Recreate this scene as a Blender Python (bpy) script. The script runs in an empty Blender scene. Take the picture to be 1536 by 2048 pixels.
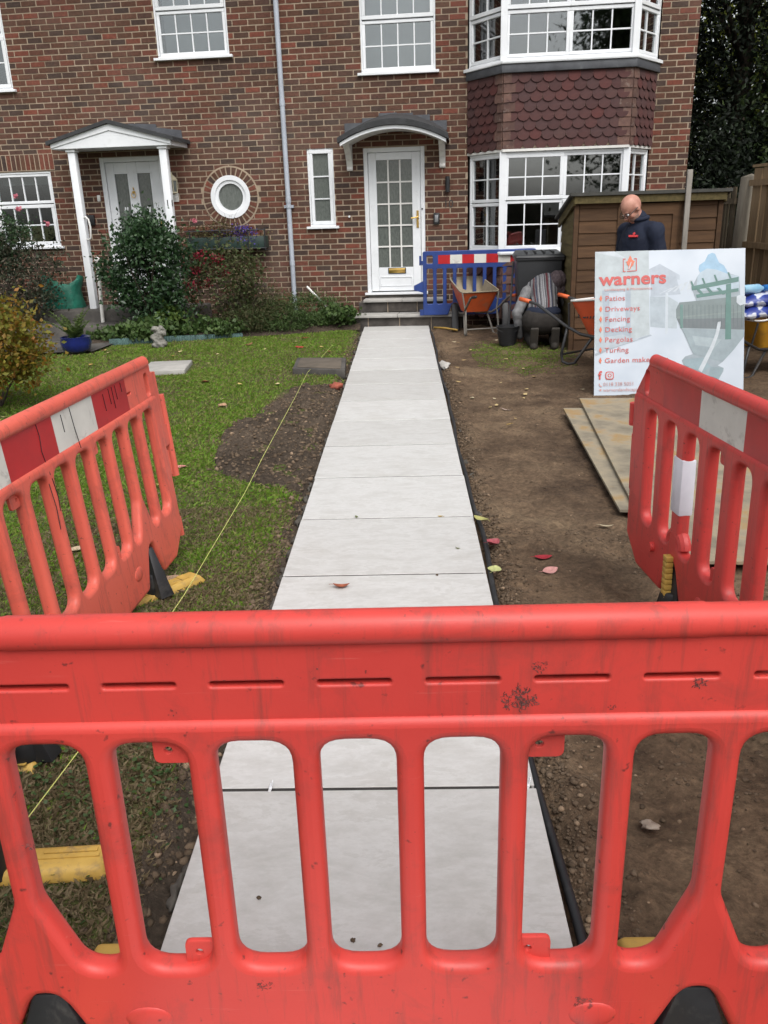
import bpy, bmesh, math, random
import numpy as np
from mathutils import Matrix, Vector, noise as mnoise

random.seed(7)
rng = np.random.default_rng(7)
R = math.radians
scene = bpy.context.scene
COL = scene.collection

# ------------------------------------------------------------------ camera
# the lens of a phone, held at chest height, pitched down and rolled a little
FPX, CX, CY, EYE = 1657.0, 768.0, 1024.0, 1.593
def _n(v): return np.array(v, float) / np.linalg.norm(v)
_dv = _n((141.0, 4576.0, FPX))
_dp = np.array((36.0, -602.0, FPX)); _dp = _n(_dp - _dv * _dp.dot(_dv))
_dx = np.cross(_dv, _dp)
cam_data = bpy.data.cameras.new('camera')
cam_data.sensor_fit = 'VERTICAL'; cam_data.sensor_height = 36.0
cam_data.lens = 36.0 * FPX / 2048.0
cam_data.clip_start = 0.05; cam_data.clip_end = 2000.0
cam = bpy.data.objects.new('camera', cam_data); COL.objects.link(cam)
cam.matrix_world = Matrix(((_dx[0], -_dx[1], -_dx[2], 0.0),
                           (_dp[0], -_dp[1], -_dp[2], 0.0),
                           (-_dv[0], _dv[1], _dv[2], EYE), (0, 0, 0, 1)))
scene.camera = cam

# ------------------------------------------------------------------ sky, sun, exposure
SUN_EL, SUN_ROT = R(54), R(160)
world = bpy.data.worlds.new('World'); scene.world = world; world.use_nodes = True
wn = world.node_tree.nodes; wl = world.node_tree.links
sky = wn.new('ShaderNodeTexSky'); sky.sky_type = 'NISHITA'; sky.sun_disc = False
sky.sun_elevation = SUN_EL; sky.sun_rotation = SUN_ROT
sky.air_density = 1.0; sky.dust_density = 4.0; sky.ozone_density = 1.0
hsv = wn.new('ShaderNodeHueSaturation'); hsv.inputs['Saturation'].default_value = 0.22
bg = wn['Background']; bg.inputs['Strength'].default_value = 0.15
wl.new(sky.outputs[0], hsv.inputs['Color']); wl.new(hsv.outputs[0], bg.inputs['Color'])
sun_data = bpy.data.lights.new('sun', 'SUN'); sun_data.energy = 1.25; sun_data.angle = R(45)
sun_data.color = (1.0, 0.97, 0.93)
sun = bpy.data.objects.new('sun', sun_data); COL.objects.link(sun)
_sd = Vector((math.sin(SUN_ROT) * math.cos(SUN_EL), math.cos(SUN_ROT) * math.cos(SUN_EL), math.sin(SUN_EL)))
sun.rotation_euler = (-_sd).to_track_quat('-Z', 'Y').to_euler()
sun.location = (0, 0, 30)
vs = scene.view_settings
vs.view_transform = 'Standard'; vs.look = 'None'; vs.exposure = 0.50; vs.gamma = 1.0
vs.use_curve_mapping = False
cy = scene.cycles; cy.max_bounces = 6; cy.diffuse_bounces = 3; cy.glossy_bounces = 3; cy.transmission_bounces = 4; cy.transparent_max_bounces = 10

# ------------------------------------------------------------------ helpers
def ray(u, v):
    d = np.array(((u - CX) / FPX, (v - CY) / FPX, 1.0))
    return np.array((d.dot(_dx), d.dot(_dp), -d.dot(_dv)))
def ground(u, v, z=0.0):                       # where the sight line of a photo point meets height z
    r = ray(u, v); t = (z - EYE) / r[2]
    return Vector((r[0] * t, r[1] * t, z))

def tag(o, label=None, cat=None, group=None, kind=None):
    if label: o['label'] = label
    if cat: o['category'] = cat
    if group: o['group'] = group
    if kind: o['kind'] = kind
    return o
def empty(name, loc=(0, 0, 0), rz=0.0, parent=None):
    o = bpy.data.objects.new(name, None); COL.objects.link(o)
    o.location = loc; o.rotation_euler = (0, 0, rz); o.empty_display_size = 0.1
    if parent: o.parent = parent
    return o
def link(name, me, parent=None, m=None):
    o = bpy.data.objects.new(name, me); COL.objects.link(o)
    if m and not me.materials: me.materials.append(m)
    if parent: o.parent = parent
    return o

class MB:
    """collects shapes; build() links them as ONE mesh object"""
    def __init__(s, T=None): s.v = []; s.f = []; s.T = T
    def add(s, vs, fs):
        b = len(s.v)
        for p in vs:
            p = Vector(p)
            s.v.append(tuple(s.T @ p) if s.T is not None else tuple(p))
        s.f += [tuple(i + b for i in q) for q in fs]
        return s
    def box(s, x0, x1, y0, y1, z0, z1):
        return s.add([(x0,y0,z0),(x1,y0,z0),(x1,y1,z0),(x0,y1,z0),(x0,y0,z1),(x1,y0,z1),(x1,y1,z1),(x0,y1,z1)],
                     [(0,3,2,1),(4,5,6,7),(0,1,5,4),(1,2,6,5),(2,3,7,6),(3,0,4,7)])
    def obox(s, c, size, rot=(0,0,0)):
        from mathutils import Euler
        E = Euler(rot).to_matrix(); c = Vector(c); hx, hy, hz = [a/2 for a in size]
        pts = [c + E @ Vector((x,y,z)) for z in (-hz,hz) for x,y in ((-hx,-hy),(hx,-hy),(hx,hy),(-hx,hy))]
        return s.add(pts, [(0,3,2,1),(4,5,6,7),(0,1,5,4),(1,2,6,5),(2,3,7,6),(3,0,4,7)])
    def tube(s, pts, r, n=8, cap=True):
        pts = [Vector(p) for p in pts]; k = len(pts)
        rs = r if isinstance(r, (list, tuple)) else [r]*k
        vs = []; fs = []; up = None
        for i, p in enumerate(pts):
            d = (pts[min(i+1,k-1)] - pts[max(i-1,0)]).normalized()
            if up is None:
                up = Vector((0,0,1)) if abs(d.z) < .9 else Vector((1,0,0))
            a = d.cross(up).normalized(); b = a.cross(d).normalized(); up = b
            for j in range(n):
                t = 2*math.pi*j/n
                vs.append(p + (a*math.cos(t) + b*math.sin(t))*rs[i])
        for i in range(k-1):
            for j in range(n):
                fs.append((i*n+j, i*n+(j+1)%n, (i+1)*n+(j+1)%n, (i+1)*n+j))
        if cap:
            fs.append(tuple(range(n-1,-1,-1))); fs.append(tuple((k-1)*n+j for j in range(n)))
        return s.add(vs, fs)
    def lathe(s, prof, n=20, c=(0,0,0), closed=False):
        vs = []; fs = []; k = len(prof)
        for r, z in prof:
            for j in range(n):
                t = 2*math.pi*j/n; vs.append((c[0]+r*math.cos(t), c[1]+r*math.sin(t), c[2]+z))
        for i in range(k-1):
            for j in range(n):
                fs.append((i*n+j, i*n+(j+1)%n, (i+1)*n+(j+1)%n, (i+1)*n+j))
        fs.append(tuple(range(n-1,-1,-1))); fs.append(tuple((k-1)*n+j for j in range(n)))
        return s.add(vs, fs)
    def prism(s, poly, y0, y1):                 # polygon in x,z pushed from y0 to y1
        k = len(poly)
        return s.add([(x,y0,z) for x,z in poly] + [(x,y1,z) for x,z in poly],
                     [tuple(range(k)), tuple(range(2*k-1,k-1,-1))] + [(i,k+i,k+(i+1)%k,(i+1)%k) for i in range(k)])
    def slab(s, poly, z0, z1):                  # polygon in x,y pushed from z0 to z1
        k = len(poly)
        return s.add([(x,y,z0) for x,y in poly] + [(x,y,z1) for x,y in poly],
                     [tuple(range(k-1,-1,-1)), tuple(range(k,2*k))] + [(i,(i+1)%k,k+(i+1)%k,k+i) for i in range(k)])
    def ball(s, c, r, n=10, m=7):
        r = r if isinstance(r,(tuple,list)) else (r,r,r)
        vs = [(c[0],c[1],c[2]-r[2])]; fs = []
        for i in range(1,m):
            a = -math.pi/2 + math.pi*i/m
            for j in range(n):
                t = 2*math.pi*j/n
                vs.append((c[0]+r[0]*math.cos(a)*math.cos(t), c[1]+r[1]*math.cos(a)*math.sin(t), c[2]+r[2]*math.sin(a)))
        vs.append((c[0],c[1],c[2]+r[2])); top = len(vs)-1
        for j in range(n): fs.append((0,1+(j+1)%n,1+j)); fs.append((top,1+(m-2)*n+j,1+(m-2)*n+(j+1)%n))
        for i in range(m-2):
            for j in range(n): fs.append((1+i*n+j,1+i*n+(j+1)%n,1+(i+1)*n+(j+1)%n,1+(i+1)*n+j))
        return s.add(vs, fs)
    def capsule(s, p0, p1, r0, r1, n=12, m=4):
        p0, p1 = Vector(p0), Vector(p1); d = (p1-p0); 
        d = d.normalized() if d.length > 1e-6 else Vector((0,0,1))
        pts = []; rs = []
        for i in range(m):
            a = math.pi/2*(1-(i+.15)/m); pts.append(p0 - d*r0*math.sin(a)); rs.append(r0*math.cos(a))
        for i in range(m):
            a = math.pi/2*((m-1-i)/m) if False else math.pi/2*((i+.85)/m); pts.append(p1 + d*r1*math.sin(a)*(1)); rs.append(r1*math.cos(a))
        pts.insert(m, p0); rs.insert(m, r0); pts.insert(m+1, p1); rs.insert(m+1, r1)
        return s.tube(pts, [max(q,.001) for q in rs], n)
    def mesh(s, name, smooth=False):
        me = bpy.data.meshes.new(name); me.from_pydata(s.v, [], s.f); me.update()
        if smooth: me.polygons.foreach_set('use_smooth', [True]*len(me.polygons))
        return me
    def build(s, name, m, parent=None, smooth=False, bevel=0, seg=2, auto=None):
        me = s.mesh(name)
        if bevel:
            bm = bmesh.new(); bm.from_mesh(me)
            es = [e for e in bm.edges if len(e.link_faces) == 2 and e.calc_face_angle(0) > .5]
            bmesh.ops.bevel(bm, geom=es, offset=bevel, segments=seg, profile=.5, affect='EDGES', clamp_overlap=True)
            bm.to_mesh(me); bm.free(); smooth = True; auto = auto or 40
        if smooth:
            me.polygons.foreach_set('use_smooth', [True]*len(me.polygons))
        if auto:
            try: me.set_sharp_from_angle(angle=R(auto))
            except Exception: pass
        return link(name, me, parent, m)

def np_mesh(name, verts, faces, nper):
    me = bpy.data.meshes.new(name)
    nv = len(verts); nf = len(faces)
    me.vertices.add(nv); me.vertices.foreach_set('co', np.ascontiguousarray(verts, dtype=np.float32).ravel())
    me.loops.add(nf*nper); me.loops.foreach_set('vertex_index', np.ascontiguousarray(faces, dtype=np.int32).ravel())
    me.polygons.add(nf)
    me.polygons.foreach_set('loop_start', np.arange(0, nf*nper, nper, dtype=np.int32))
    me.update(calc_edges=True); me.validate()
    return me

def rounded(pts, radii, seg=5):                 # polygon with rounded corners
    out = []; k = len(pts)
    if not isinstance(radii, (list, tuple)): radii = [radii]*k
    for i in range(k):
        p = Vector(pts[i]); a = Vector(pts[i-1]); b = Vector(pts[(i+1)%k]); r = radii[i]
        if r <= 0: out.append(tuple(p)); continue
        da = (a-p).normalized(); db = (b-p).normalized(); ang = da.angle(db)
        t = min(r/math.tan(ang/2), (a-p).length*.49, (b-p).length*.49)
        p0 = p+da*t; p1 = p+db*t
        for j in range(seg+1):
            s_ = j/seg
            out.append(tuple((1-s_)**2*p0 + 2*s_*(1-s_)*p + s_**2*p1))
    return out
def plate_mesh(name, outer, holes, half, bev, res=2):
    """flat plate with rounded edges and openings, in x,z, thickness along y"""
    cu = bpy.data.curves.new(name, 'CURVE'); cu.dimensions = '2D'; cu.fill_mode = 'BOTH'
    cu.extrude = max(half-bev, .0005); cu.bevel_depth = bev; cu.bevel_resolution = res; cu.offset = -bev
    for poly in [outer]+holes:
        sp = cu.splines.new('POLY'); sp.points.add(len(poly)-1)
        for i, (x, z) in enumerate(poly): sp.points[i].co = (x, z, 0, 1)
        sp.use_cyclic_u = True
    o = bpy.data.objects.new(name, cu); COL.objects.link(o)
    dg = bpy.context.evaluated_depsgraph_get(); dg.update()
    me = bpy.data.meshes.new_from_object(o.evaluated_get(dg))
    bpy.data.objects.remove(o); bpy.data.curves.remove(cu)
    me.transform(Matrix(((1,0,0,0),(0,0,-1,0),(0,1,0,0),(0,0,0,1))))
    me.polygons.foreach_set('use_smooth', [True]*len(me.polygons))
    try: me.set_sharp_from_angle(angle=R(35))
    except Exception: pass
    me.materials.clear(); me.name = name
    return me
def join_meshes(name, meshes, smooth=True, auto=35):
    bm = bmesh.new()
    for me in meshes: bm.from_mesh(me)
    out = bpy.data.meshes.new(name); bm.to_mesh(out); bm.free()
    if smooth:
        out.polygons.foreach_set('use_smooth', [True]*len(out.polygons))
        try: out.set_sharp_from_angle(angle=R(auto))
        except Exception: pass
    return out
def text_mesh(name, txt, size, m, parent, T, bold=0.0, align='LEFT', spacing=1.0):
    cu = bpy.data.curves.new(name, 'FONT'); cu.body = txt; cu.size = size; cu.offset = bold*size; cu.align_x = align
    cu.space_character = spacing; cu.resolution_u = 4
    o = bpy.data.objects.new(name, cu); COL.objects.link(o)
    dg = bpy.context.evaluated_depsgraph_get(); dg.update()
    me = bpy.data.meshes.new_from_object(o.evaluated_get(dg))
    bpy.data.objects.remove(o); bpy.data.curves.remove(cu)
    me.transform(T); me.materials.clear()
    return link(name, me, parent, m)
def remesh(mb, name, voxel, smooth=6):
    me = mb.mesh(name); o = bpy.data.objects.new(name, me); COL.objects.link(o)
    r = o.modifiers.new('r', 'REMESH'); r.mode = 'VOXEL'; r.voxel_size = voxel; r.use_smooth_shade = True
    s = o.modifiers.new('s', 'SMOOTH'); s.factor = .5; s.iterations = smooth
    dg = bpy.context.evaluated_depsgraph_get(); dg.update()
    out = bpy.data.meshes.new_from_object(o.evaluated_get(dg))
    bpy.data.objects.remove(o); bpy.data.meshes.remove(me)
    out.polygons.foreach_set('use_smooth', [True]*len(out.polygons)); out.name = name
    return out
def copy_tree(o, parent=None):
    c = o.copy(); COL.objects.link(c); c.parent = parent
    for ch in o.children: copy_tree(ch, c)
    return c

# ------------------------------------------------------------------ materials
def new_mat(name):
    m = bpy.data.materials.new(name); m.use_nodes = True
    nt = m.node_tree; return m, nt.nodes, nt.links, nt.nodes['Principled BSDF']
def rgba(c): return (c[0], c[1], c[2], 1.0)
def node_noise(N, L, scale, detail=4, rough=.6, vec=None, dist=0):
    n = N.new('ShaderNodeTexNoise'); n.inputs['Scale'].default_value = scale
    n.inputs['Detail'].default_value = detail; n.inputs['Roughness'].default_value = rough
    n.inputs['Distortion'].default_value = dist
    if vec is not None: L.new(vec, n.inputs['Vector'])
    return n
def node_ramp(N, L, fac, stops, interp='LINEAR'):
    r = N.new('ShaderNodeValToRGB'); r.color_ramp.interpolation = interp
    e = r.color_ramp.elements
    while len(e) > 1: e.remove(e[-1])
    e[0].position = stops[0][0]; e[0].color = rgba(stops[0][1])
    for p, c in stops[1:]:
        q = e.new(p); q.color = rgba(c)
    L.new(fac, r.inputs['Fac']); return r
def node_mix(N, L, fac, a, b, mode='MIX'):
    m = N.new('ShaderNodeMix'); m.data_type = 'RGBA'; m.blend_type = mode
    for sock, val in ((m.inputs[0], fac), (m.inputs[6], a), (m.inputs[7], b)):
        if isinstance(val, (int, float)): sock.default_value = val
        elif isinstance(val, (tuple, list)): sock.default_value = rgba(val)
        else: L.new(val, sock)
    return m.outputs[2]
def node_rand(N, L):                            # one random number per object and per loose piece
    a = N.new('ShaderNodeObjectInfo'); b = N.new('ShaderNodeNewGeometry')
    s = N.new('ShaderNodeMath'); s.operation = 'ADD'
    L.new(a.outputs['Random'], s.inputs[0]); L.new(b.outputs['Random Per Island'], s.inputs[1])
    f = N.new('ShaderNodeMath'); f.operation = 'FRACT'; L.new(s.outputs[0], f.inputs[0])
    return f.outputs[0]
def add_bump(N, L, B, height, strength, dist=.01):
    b = N.new('ShaderNodeBump'); b.inputs['Strength'].default_value = strength; b.inputs['Distance'].default_value = dist
    L.new(height, b.inputs['Height']); L.new(b.outputs[0], B.inputs['Normal']); return b
def mat(name, c1, c2=None, scale=6.0, rough=.6, bump=0, bscale=60, bdist=.004, spec=.5, metal=0, stops=None, rand=None,
        detail=5, stretch=None, dirt=None, dscale=5, damount=.5, coat=0, trans=0):
    m, N, L, B = new_mat(name)
    tc = N.new('ShaderNodeTexCoord'); vec = tc.outputs['Object']
    if stretch:
        mp = N.new('ShaderNodeMapping'); mp.inputs['Scale'].default_value = stretch
        L.new(vec, mp.inputs['Vector']); vec = mp.outputs[0]
    nz = node_noise(N, L, scale, detail, .62, vec)
    c2 = c2 or tuple(x*.72 for x in c1)
    rp = node_ramp(N, L, nz.outputs['Fac'], stops or [(.32, c2), (.68, c1)])
    col = rp.outputs['Color']
    if rand:
        rr = node_ramp(N, L, node_rand(N, L), rand)
        col = node_mix(N, L, 1.0, col, rr.outputs['Color'], 'MULTIPLY')
    if dirt:
        dn = node_noise(N, L, dscale, 8, .7, tc.outputs['Object'], .4)
        dr = node_ramp(N, L, dn.outputs['Fac'], [(.56, (0,0,0)), (.74, (damount,)*3)])
        col = node_mix(N, L, dr.outputs['Color'], col, dirt)
    L.new(col, B.inputs['Base Color'])
    B.inputs['Roughness'].default_value = rough; B.inputs['Metallic'].default_value = metal
    B.inputs['Specular IOR Level'].default_value = spec
    if coat: B.inputs['Coat Weight'].default_value = coat
    if bump:
        bn = node_noise(N, L, bscale, 6, .65, vec); add_bump(N, L, B, bn.outputs['Fac'], bump, bdist)
    return m
def leaf_mat(name, cols, rough=.5, spec=.35, back=.35):
    m, N, L, B = new_mat(name)
    k = len(cols); rp = node_ramp(N, L, node_rand(N, L), [(i/max(k-1,1), c) for i, c in enumerate(cols)])
    L.new(rp.outputs['Color'], B.inputs['Base Color']); B.inputs['Roughness'].default_value = rough
    B.inputs['Specular IOR Level'].default_value = spec
    tr = N.new('ShaderNodeBsdfTranslucent'); L.new(rp.outputs['Color'], tr.inputs['Color'])
    mx = N.new('ShaderNodeMixShader'); mx.inputs[0].default_value = back
    L.new(B.outputs[0], mx.inputs[1]); L.new(tr.outputs[0], mx.inputs[2])
    L.new(mx.outputs[0], N['Material Output'].inputs['Surface']); return m

M = {}
# bricks: multi-coloured stock, each its own colour
def brick_mat():
    m, N, L, B = new_mat('brick')
    rnd = node_rand(N, L)
    rp = node_ramp(N, L, rnd, [(0, (.052,.042,.041)), (.12, (.064,.047,.042)), (.24, (.098,.054,.040)), (.38, (.088,.054,.042)),
                               (.50, (.112,.058,.043)), (.60, (.074,.050,.045)), (.70, (.120,.056,.043)), (.80, (.104,.066,.050)),
                               (.88, (.140,.056,.044)), (.95, (.175,.066,.050)), (1, (.092,.054,.043))])
    tc = N.new('ShaderNodeTexCoord')
    g = N.new('ShaderNodeNewGeometry')
    n1 = node_noise(N, L, 28, 6, .7, g.outputs['Position']); n2 = node_noise(N, L, .9, 4, .6, g.outputs['Position'])
    r1 = node_ramp(N, L, n1.outputs['Fac'], [(.25, (.62,.62,.64)), (.72, (1.3,1.25,1.2))])
    c = node_mix(N, L, 1.0, rp.outputs['Color'], r1.outputs['Color'], 'MULTIPLY'); c = node_mix(N, L, 1.0, c, (1.0,.86,.76), 'MULTIPLY')
    r2 = node_ramp(N, L, n2.outputs['Fac'], [(.45, (0,0,0)), (.72, (.35,.35,.35))])
    c = node_mix(N, L, r2.outputs['Color'], c, (.14,.115,.10))
    L.new(c, B.inputs['Base Color']); B.inputs['Roughness'].default_value = .9
    B.inputs['Specular IOR Level'].default_value = .25
    add_bump(N, L, B, n1.outputs['Fac'], .6, .006); return m
M['brick'] = brick_mat()
M['mortar'] = mat('mortar', (.42,.335,.25), (.25,.195,.14), 1.6, .95, .5, 90, .004, .2)
M['upvc'] = mat('white_plastic', (.80,.82,.84), (.70,.72,.74), 2.2, .32, 0, spec=.5, dirt=(.30,.29,.26), dscale=7, damount=.22)
M['upvc_old'] = mat('cream_plastic', (.74,.73,.70), (.62,.61,.58), 2.5, .4, 0, dirt=(.3,.28,.24), dscale=6, damount=.3)
def glass_mat(name, tint, k, rough=.02, wob=.02):
    m, N, L, B = new_mat(name); N.remove(B)
    t = N.new('ShaderNodeBsdfTransparent'); t.inputs[0].default_value = rgba(tint)
    g = N.new('ShaderNodeBsdfGlossy'); g.inputs['Roughness'].default_value = rough; g.inputs[0].default_value = (.97,.985,1,1)
    lw = N.new('ShaderNodeFresnel'); lw.inputs[0].default_value = 1.5
    mul = N.new('ShaderNodeMath'); mul.operation = 'MULTIPLY_ADD'; mul.use_clamp = True
    mul.inputs[1].default_value = 1.2; mul.inputs[2].default_value = k
    L.new(lw.outputs[0], mul.inputs[0])
    tc = N.new('ShaderNodeTexCoord'); nz = node_noise(N, L, 1.7, 2, .5, tc.outputs['Object'])
    b = N.new('ShaderNodeBump'); b.inputs['Strength'].default_value = wob; b.inputs['Distance'].default_value = .05
    L.new(nz.outputs['Fac'], b.inputs['Height']); L.new(b.outputs[0], g.inputs['Normal'])
    mx = N.new('ShaderNodeMixShader'); L.new(mul.outputs[0], mx.inputs[0]); L.new(t.outputs[0], mx.inputs[1]); L.new(g.outputs[0], mx.inputs[2])
    L.new(mx.outputs[0], N['Material Output'].inputs['Surface']); return m
M['glass'] = glass_mat('window_glass', (.80,.84,.83), .09)
def frosted_mat():
    m, N, L, B = new_mat('textured_glass'); tc = N.new('ShaderNodeTexCoord')
    mp = N.new('ShaderNodeMapping'); mp.inputs['Scale'].default_value = (1,1,.35); L.new(tc.outputs['Object'], mp.inputs['Vector'])
    nz = node_noise(N, L, 55, 4, .6, mp.outputs[0], .5)
    c = node_ramp(N, L, nz.outputs['Fac'], [(.3,(.085,.095,.088)),(.7,(.15,.165,.150))]).outputs['Color']
    L.new(c, B.inputs['Base Color']); B.inputs['Roughness'].default_value = .10; B.inputs['IOR'].default_value = 1.75
    add_bump(N, L, B, nz.outputs['Fac'], .22, .004); return m
M['glass_frosted'] = frosted_mat()
M['room'] = mat('room_wall', (.22,.20,.18), (.17,.155,.14), 1.2, .9)
M['curtain'] = mat('curtain_cloth', (.60,.60,.55), (.46,.47,.42), 3, .9)
M['blind'] = mat('blind_cloth', (.42,.43,.44), (.38,.39,.40), 2, .9)
M['lead'] = mat('lead_sheet', (.085,.09,.10), (.05,.052,.06), 6, .6, .4, 40, .004, stops=[(.3,(.05,.052,.06)),(.62,(.085,.09,.10)),(.8,(.17,.17,.18))])
M['rooftile'] = mat('dark_roof_tile', (.045,.047,.05), (.025,.026,.028), 9, .75, .5, 50)
M['scale_tile'] = mat('clay_tile', (.094,.041,.037), (.066,.033,.032), 9, .82, .5, 70, .003, .3,
                      rand=[(0,(.70,.74,.78)),(.3,(1.0,.92,.92)),(.6,(.82,.95,1.0)),(.85,(1.12,.82,.80)),(1,(.95,1.1,1.1))])
M['corner_tile'] = mat('corner_tile', (.150,.085,.068), (.085,.048,.043), 12, .85, .5, 70, .003, .3, rand=[(0,(.7,.7,.7)),(1,(1.2,1.2,1.15))],
                       dirt=(.32,.27,.23), dscale=14, damount=.6)
M['pipe'] = mat('grey_pipe', (.42,.46,.52), (.35,.38,.43), 3, .38, spec=.5, dirt=(.2,.2,.2), dscale=6, damount=.3)
M['brass'] = mat('brass', (.78,.52,.16), (.62,.40,.12), 12, .3, metal=1)
M['black'] = mat('black_plastic', (.018,.019,.021), (.011,.011,.012), 8, .5, .15, 60, dirt=(.16,.15,.13), dscale=6, damount=.35)
M['bin'] = mat('bin_plastic', (.020,.022,.025), (.014,.015,.017), 5, .42, dirt=(.12,.115,.10), dscale=5, damount=.3)
M['concrete'] = mat('concrete', (.22,.205,.185), (.12,.112,.10), 5, .92, .6, 60, .006, .2)
M['dark_concrete'] = mat('weathered_concrete', (.115,.105,.095), (.055,.052,.048), 4, .95, .7, 50, .008, .2)
M['step_block'] = mat('step_block', (.11,.10,.092), (.05,.046,.043), 7, .95, .7, 60, .006, .2, rand=[(0,(.7,.7,.7)),(1,(1.25,1.2,1.15))])
M['grey_paving'] = mat('pale_paving', (.40,.385,.36), (.31,.30,.28), 8, .85, .3, 80, .003, .3)
# porcelain paving: pale with fine drifting veins
def slab_mat():
    m, N, L, B = new_mat('porcelain'); tc = N.new('ShaderNodeTexCoord'); oi = N.new('ShaderNodeObjectInfo')
    off = N.new('ShaderNodeVectorMath'); off.operation = 'MULTIPLY_ADD'
    cmb = N.new('ShaderNodeCombineXYZ'); 
    for i in range(3): L.new(oi.outputs['Random'], cmb.inputs[i])
    L.new(cmb.outputs[0], off.inputs[0]); off.inputs[1].default_value = (37, 19, 5); L.new(tc.outputs['Object'], off.inputs[2])
    mp = N.new('ShaderNodeMapping'); mp.inputs['Scale'].default_value = (1.0, 2.1, 1); mp.inputs['Rotation'].default_value = (0,0,R(24))
    L.new(off.outputs[0], mp.inputs['Vector'])
    n1 = node_noise(N, L, 3.6, 10, .72, mp.outputs[0], .25); n2 = node_noise(N, L, 26, 6, .7, mp.outputs[0], .3)
    r1 = node_ramp(N, L, n1.outputs['Fac'], [(.30,(.435,.426,.405)),(.46,(.505,.498,.482)),(.53,(.545,.540,.527)),(.57,(.485,.477,.459)),(.75,(.525,.519,.504))])
    r2 = node_ramp(N, L, n2.outputs['Fac'], [(.30,(.93,.93,.925)),(.62,(1.02,1.02,1.02))])
    c = node_mix(N, L, 1.0, r1.outputs['Color'], r2.outputs['Color'], 'MULTIPLY')
    n3 = node_noise(N, L, 2.1, 7, .7, off.outputs[0], .6)
    r3 = node_ramp(N, L, n3.outputs['Fac'], [(.55,(0,0,0)),(.75,(.28,.28,.28))])
    c = node_mix(N, L, r3.outputs['Color'], c, (.34,.315,.275))
    tone = node_ramp(N, L, oi.outputs['Random'], [(0,(.90,.895,.885)),(.5,(1,1,1)),(1,(1.05,1.05,1.05))]); c = node_mix(N, L, 1.0, c, tone.outputs['Color'], 'MULTIPLY')
    n4 = node_noise(N, L, 6.5, 8, .75, off.outputs[0], .4); r4 = node_ramp(N, L, n4.outputs['Fac'], [(.60,(0,0,0)),(.80,(.35,.35,.35))]); c = node_mix(N, L, r4.outputs['Color'], c, (.26,.22,.175))
    L.new(c, B.inputs['Base Color']); B.inputs['Roughness'].default_value = .5; B.inputs['Specular IOR Level'].default_value = .4
    add_bump(N, L, B, n1.outputs['Fac'], .25, .006); return m
M['slab'] = slab_mat()
def soil_mat(name, stops, bs=1.0):
    m, N, L, B = new_mat(name); g = N.new('ShaderNodeNewGeometry'); P = g.outputs['Position']
    n1 = node_noise(N, L, 1.3, 7, .68, P, .3); n2 = node_noise(N, L, 38, 7, .72, P); n3 = node_noise(N, L, 7, 7, .7, P, .5)
    c = node_ramp(N, L, n1.outputs['Fac'], stops).outputs['Color']
    c = node_mix(N, L, 1.0, c, node_ramp(N, L, n2.outputs['Fac'], [(.28,(.45,.45,.45)),(.55,(1,1,1)),(.78,(1.55,1.5,1.42))]).outputs['Color'], 'MULTIPLY')
    c = node_mix(N, L, 1.0, c, node_ramp(N, L, n3.outputs['Fac'], [(.3,(.7,.7,.7)),(.7,(1.2,1.18,1.15))]).outputs['Color'], 'MULTIPLY')
    L.new(c, B.inputs['Base Color']); B.inputs['Roughness'].default_value = .95; B.inputs['Specular IOR Level'].default_value = .15
    ad = N.new('ShaderNodeMath'); ad.operation = 'MULTIPLY_ADD'; ad.inputs[1].default_value = 3.0
    L.new(n3.outputs['Fac'], ad.inputs[0]); L.new(n2.outputs['Fac'], ad.inputs[2])
    add_bump(N, L, B, ad.outputs[0], .9*bs, .012); return m
M['soil'] = soil_mat('soil', [(.30,(.062,.041,.028)),(.43,(.112,.076,.050)),(.54,(.165,.114,.074)),(.64,(.205,.146,.094)),(.76,(.150,.098,.060))])
M['dark_soil'] = soil_mat('dark_soil', [(.3,(.044,.034,.026)),(.5,(.075,.058,.044)),(.7,(.112,.086,.064))])
M['thatch'] = soil_mat('turf_base', [(.30,(.055,.072,.022)),(.44,(.085,.105,.030)),(.56,(.110,.108,.046)),(.66,(.135,.108,.064)),(.8,(.080,.095,.030))])
M['clod'] = mat('soil_clod', (.150,.112,.078), (.095,.070,.049), 20, .95, .6, 80, .004, .15, rand=[(0,(.62,.6,.58)),(.85,(1.15,1.12,1.1)),(.93,(1.5,1.45,1.4)),(1,(2.4,2.3,2.2))])
M['mortar_lump'] = mat('wet_mortar', (.125,.115,.10), (.055,.048,.040), 14, .9, .7, 70, .006, .2)
M['asphalt'] = mat('asphalt', (.060,.060,.062), (.038,.038,.040), 20, .95, .6, 220, .004, .2)
M['grass'] = leaf_mat('grass_blade', [(.092,.190,.017),(.130,.250,.022),(.165,.280,.030),(.108,.212,.018),(.195,.270,.042),(.230,.225,.070),(.20,.17,.075)], .6, .25, .3)
M['dry_grass'] = leaf_mat('dry_grass', [(.17,.13,.075),(.22,.17,.10),(.12,.095,.052),(.27,.21,.135),(.10,.11,.035)], .8, .15, .25)
M['clover'] = leaf_mat('weed_leaf', [(.030,.062,.018),(.045,.085,.024),(.060,.105,.035),(.075,.115,.05)], .5, .35, .25)
M['camellia'] = leaf_mat('camellia_leaf', [(.014,.036,.014),(.022,.054,.020),(.036,.076,.028),(.028,.064,.024),(.055,.100,.040)], .36, .45, .15)
M['evergreen'] = leaf_mat('evergreen_leaf', [(.005,.008,.005),(.008,.012,.007),(.011,.018,.009),(.017,.028,.012)], .6, .2, .1)
M['mid_leaf'] = leaf_mat('tree_leaf', [(.020,.036,.012),(.030,.052,.016),(.045,.070,.020),(.060,.085,.024)], .5, .35, .3)
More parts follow.
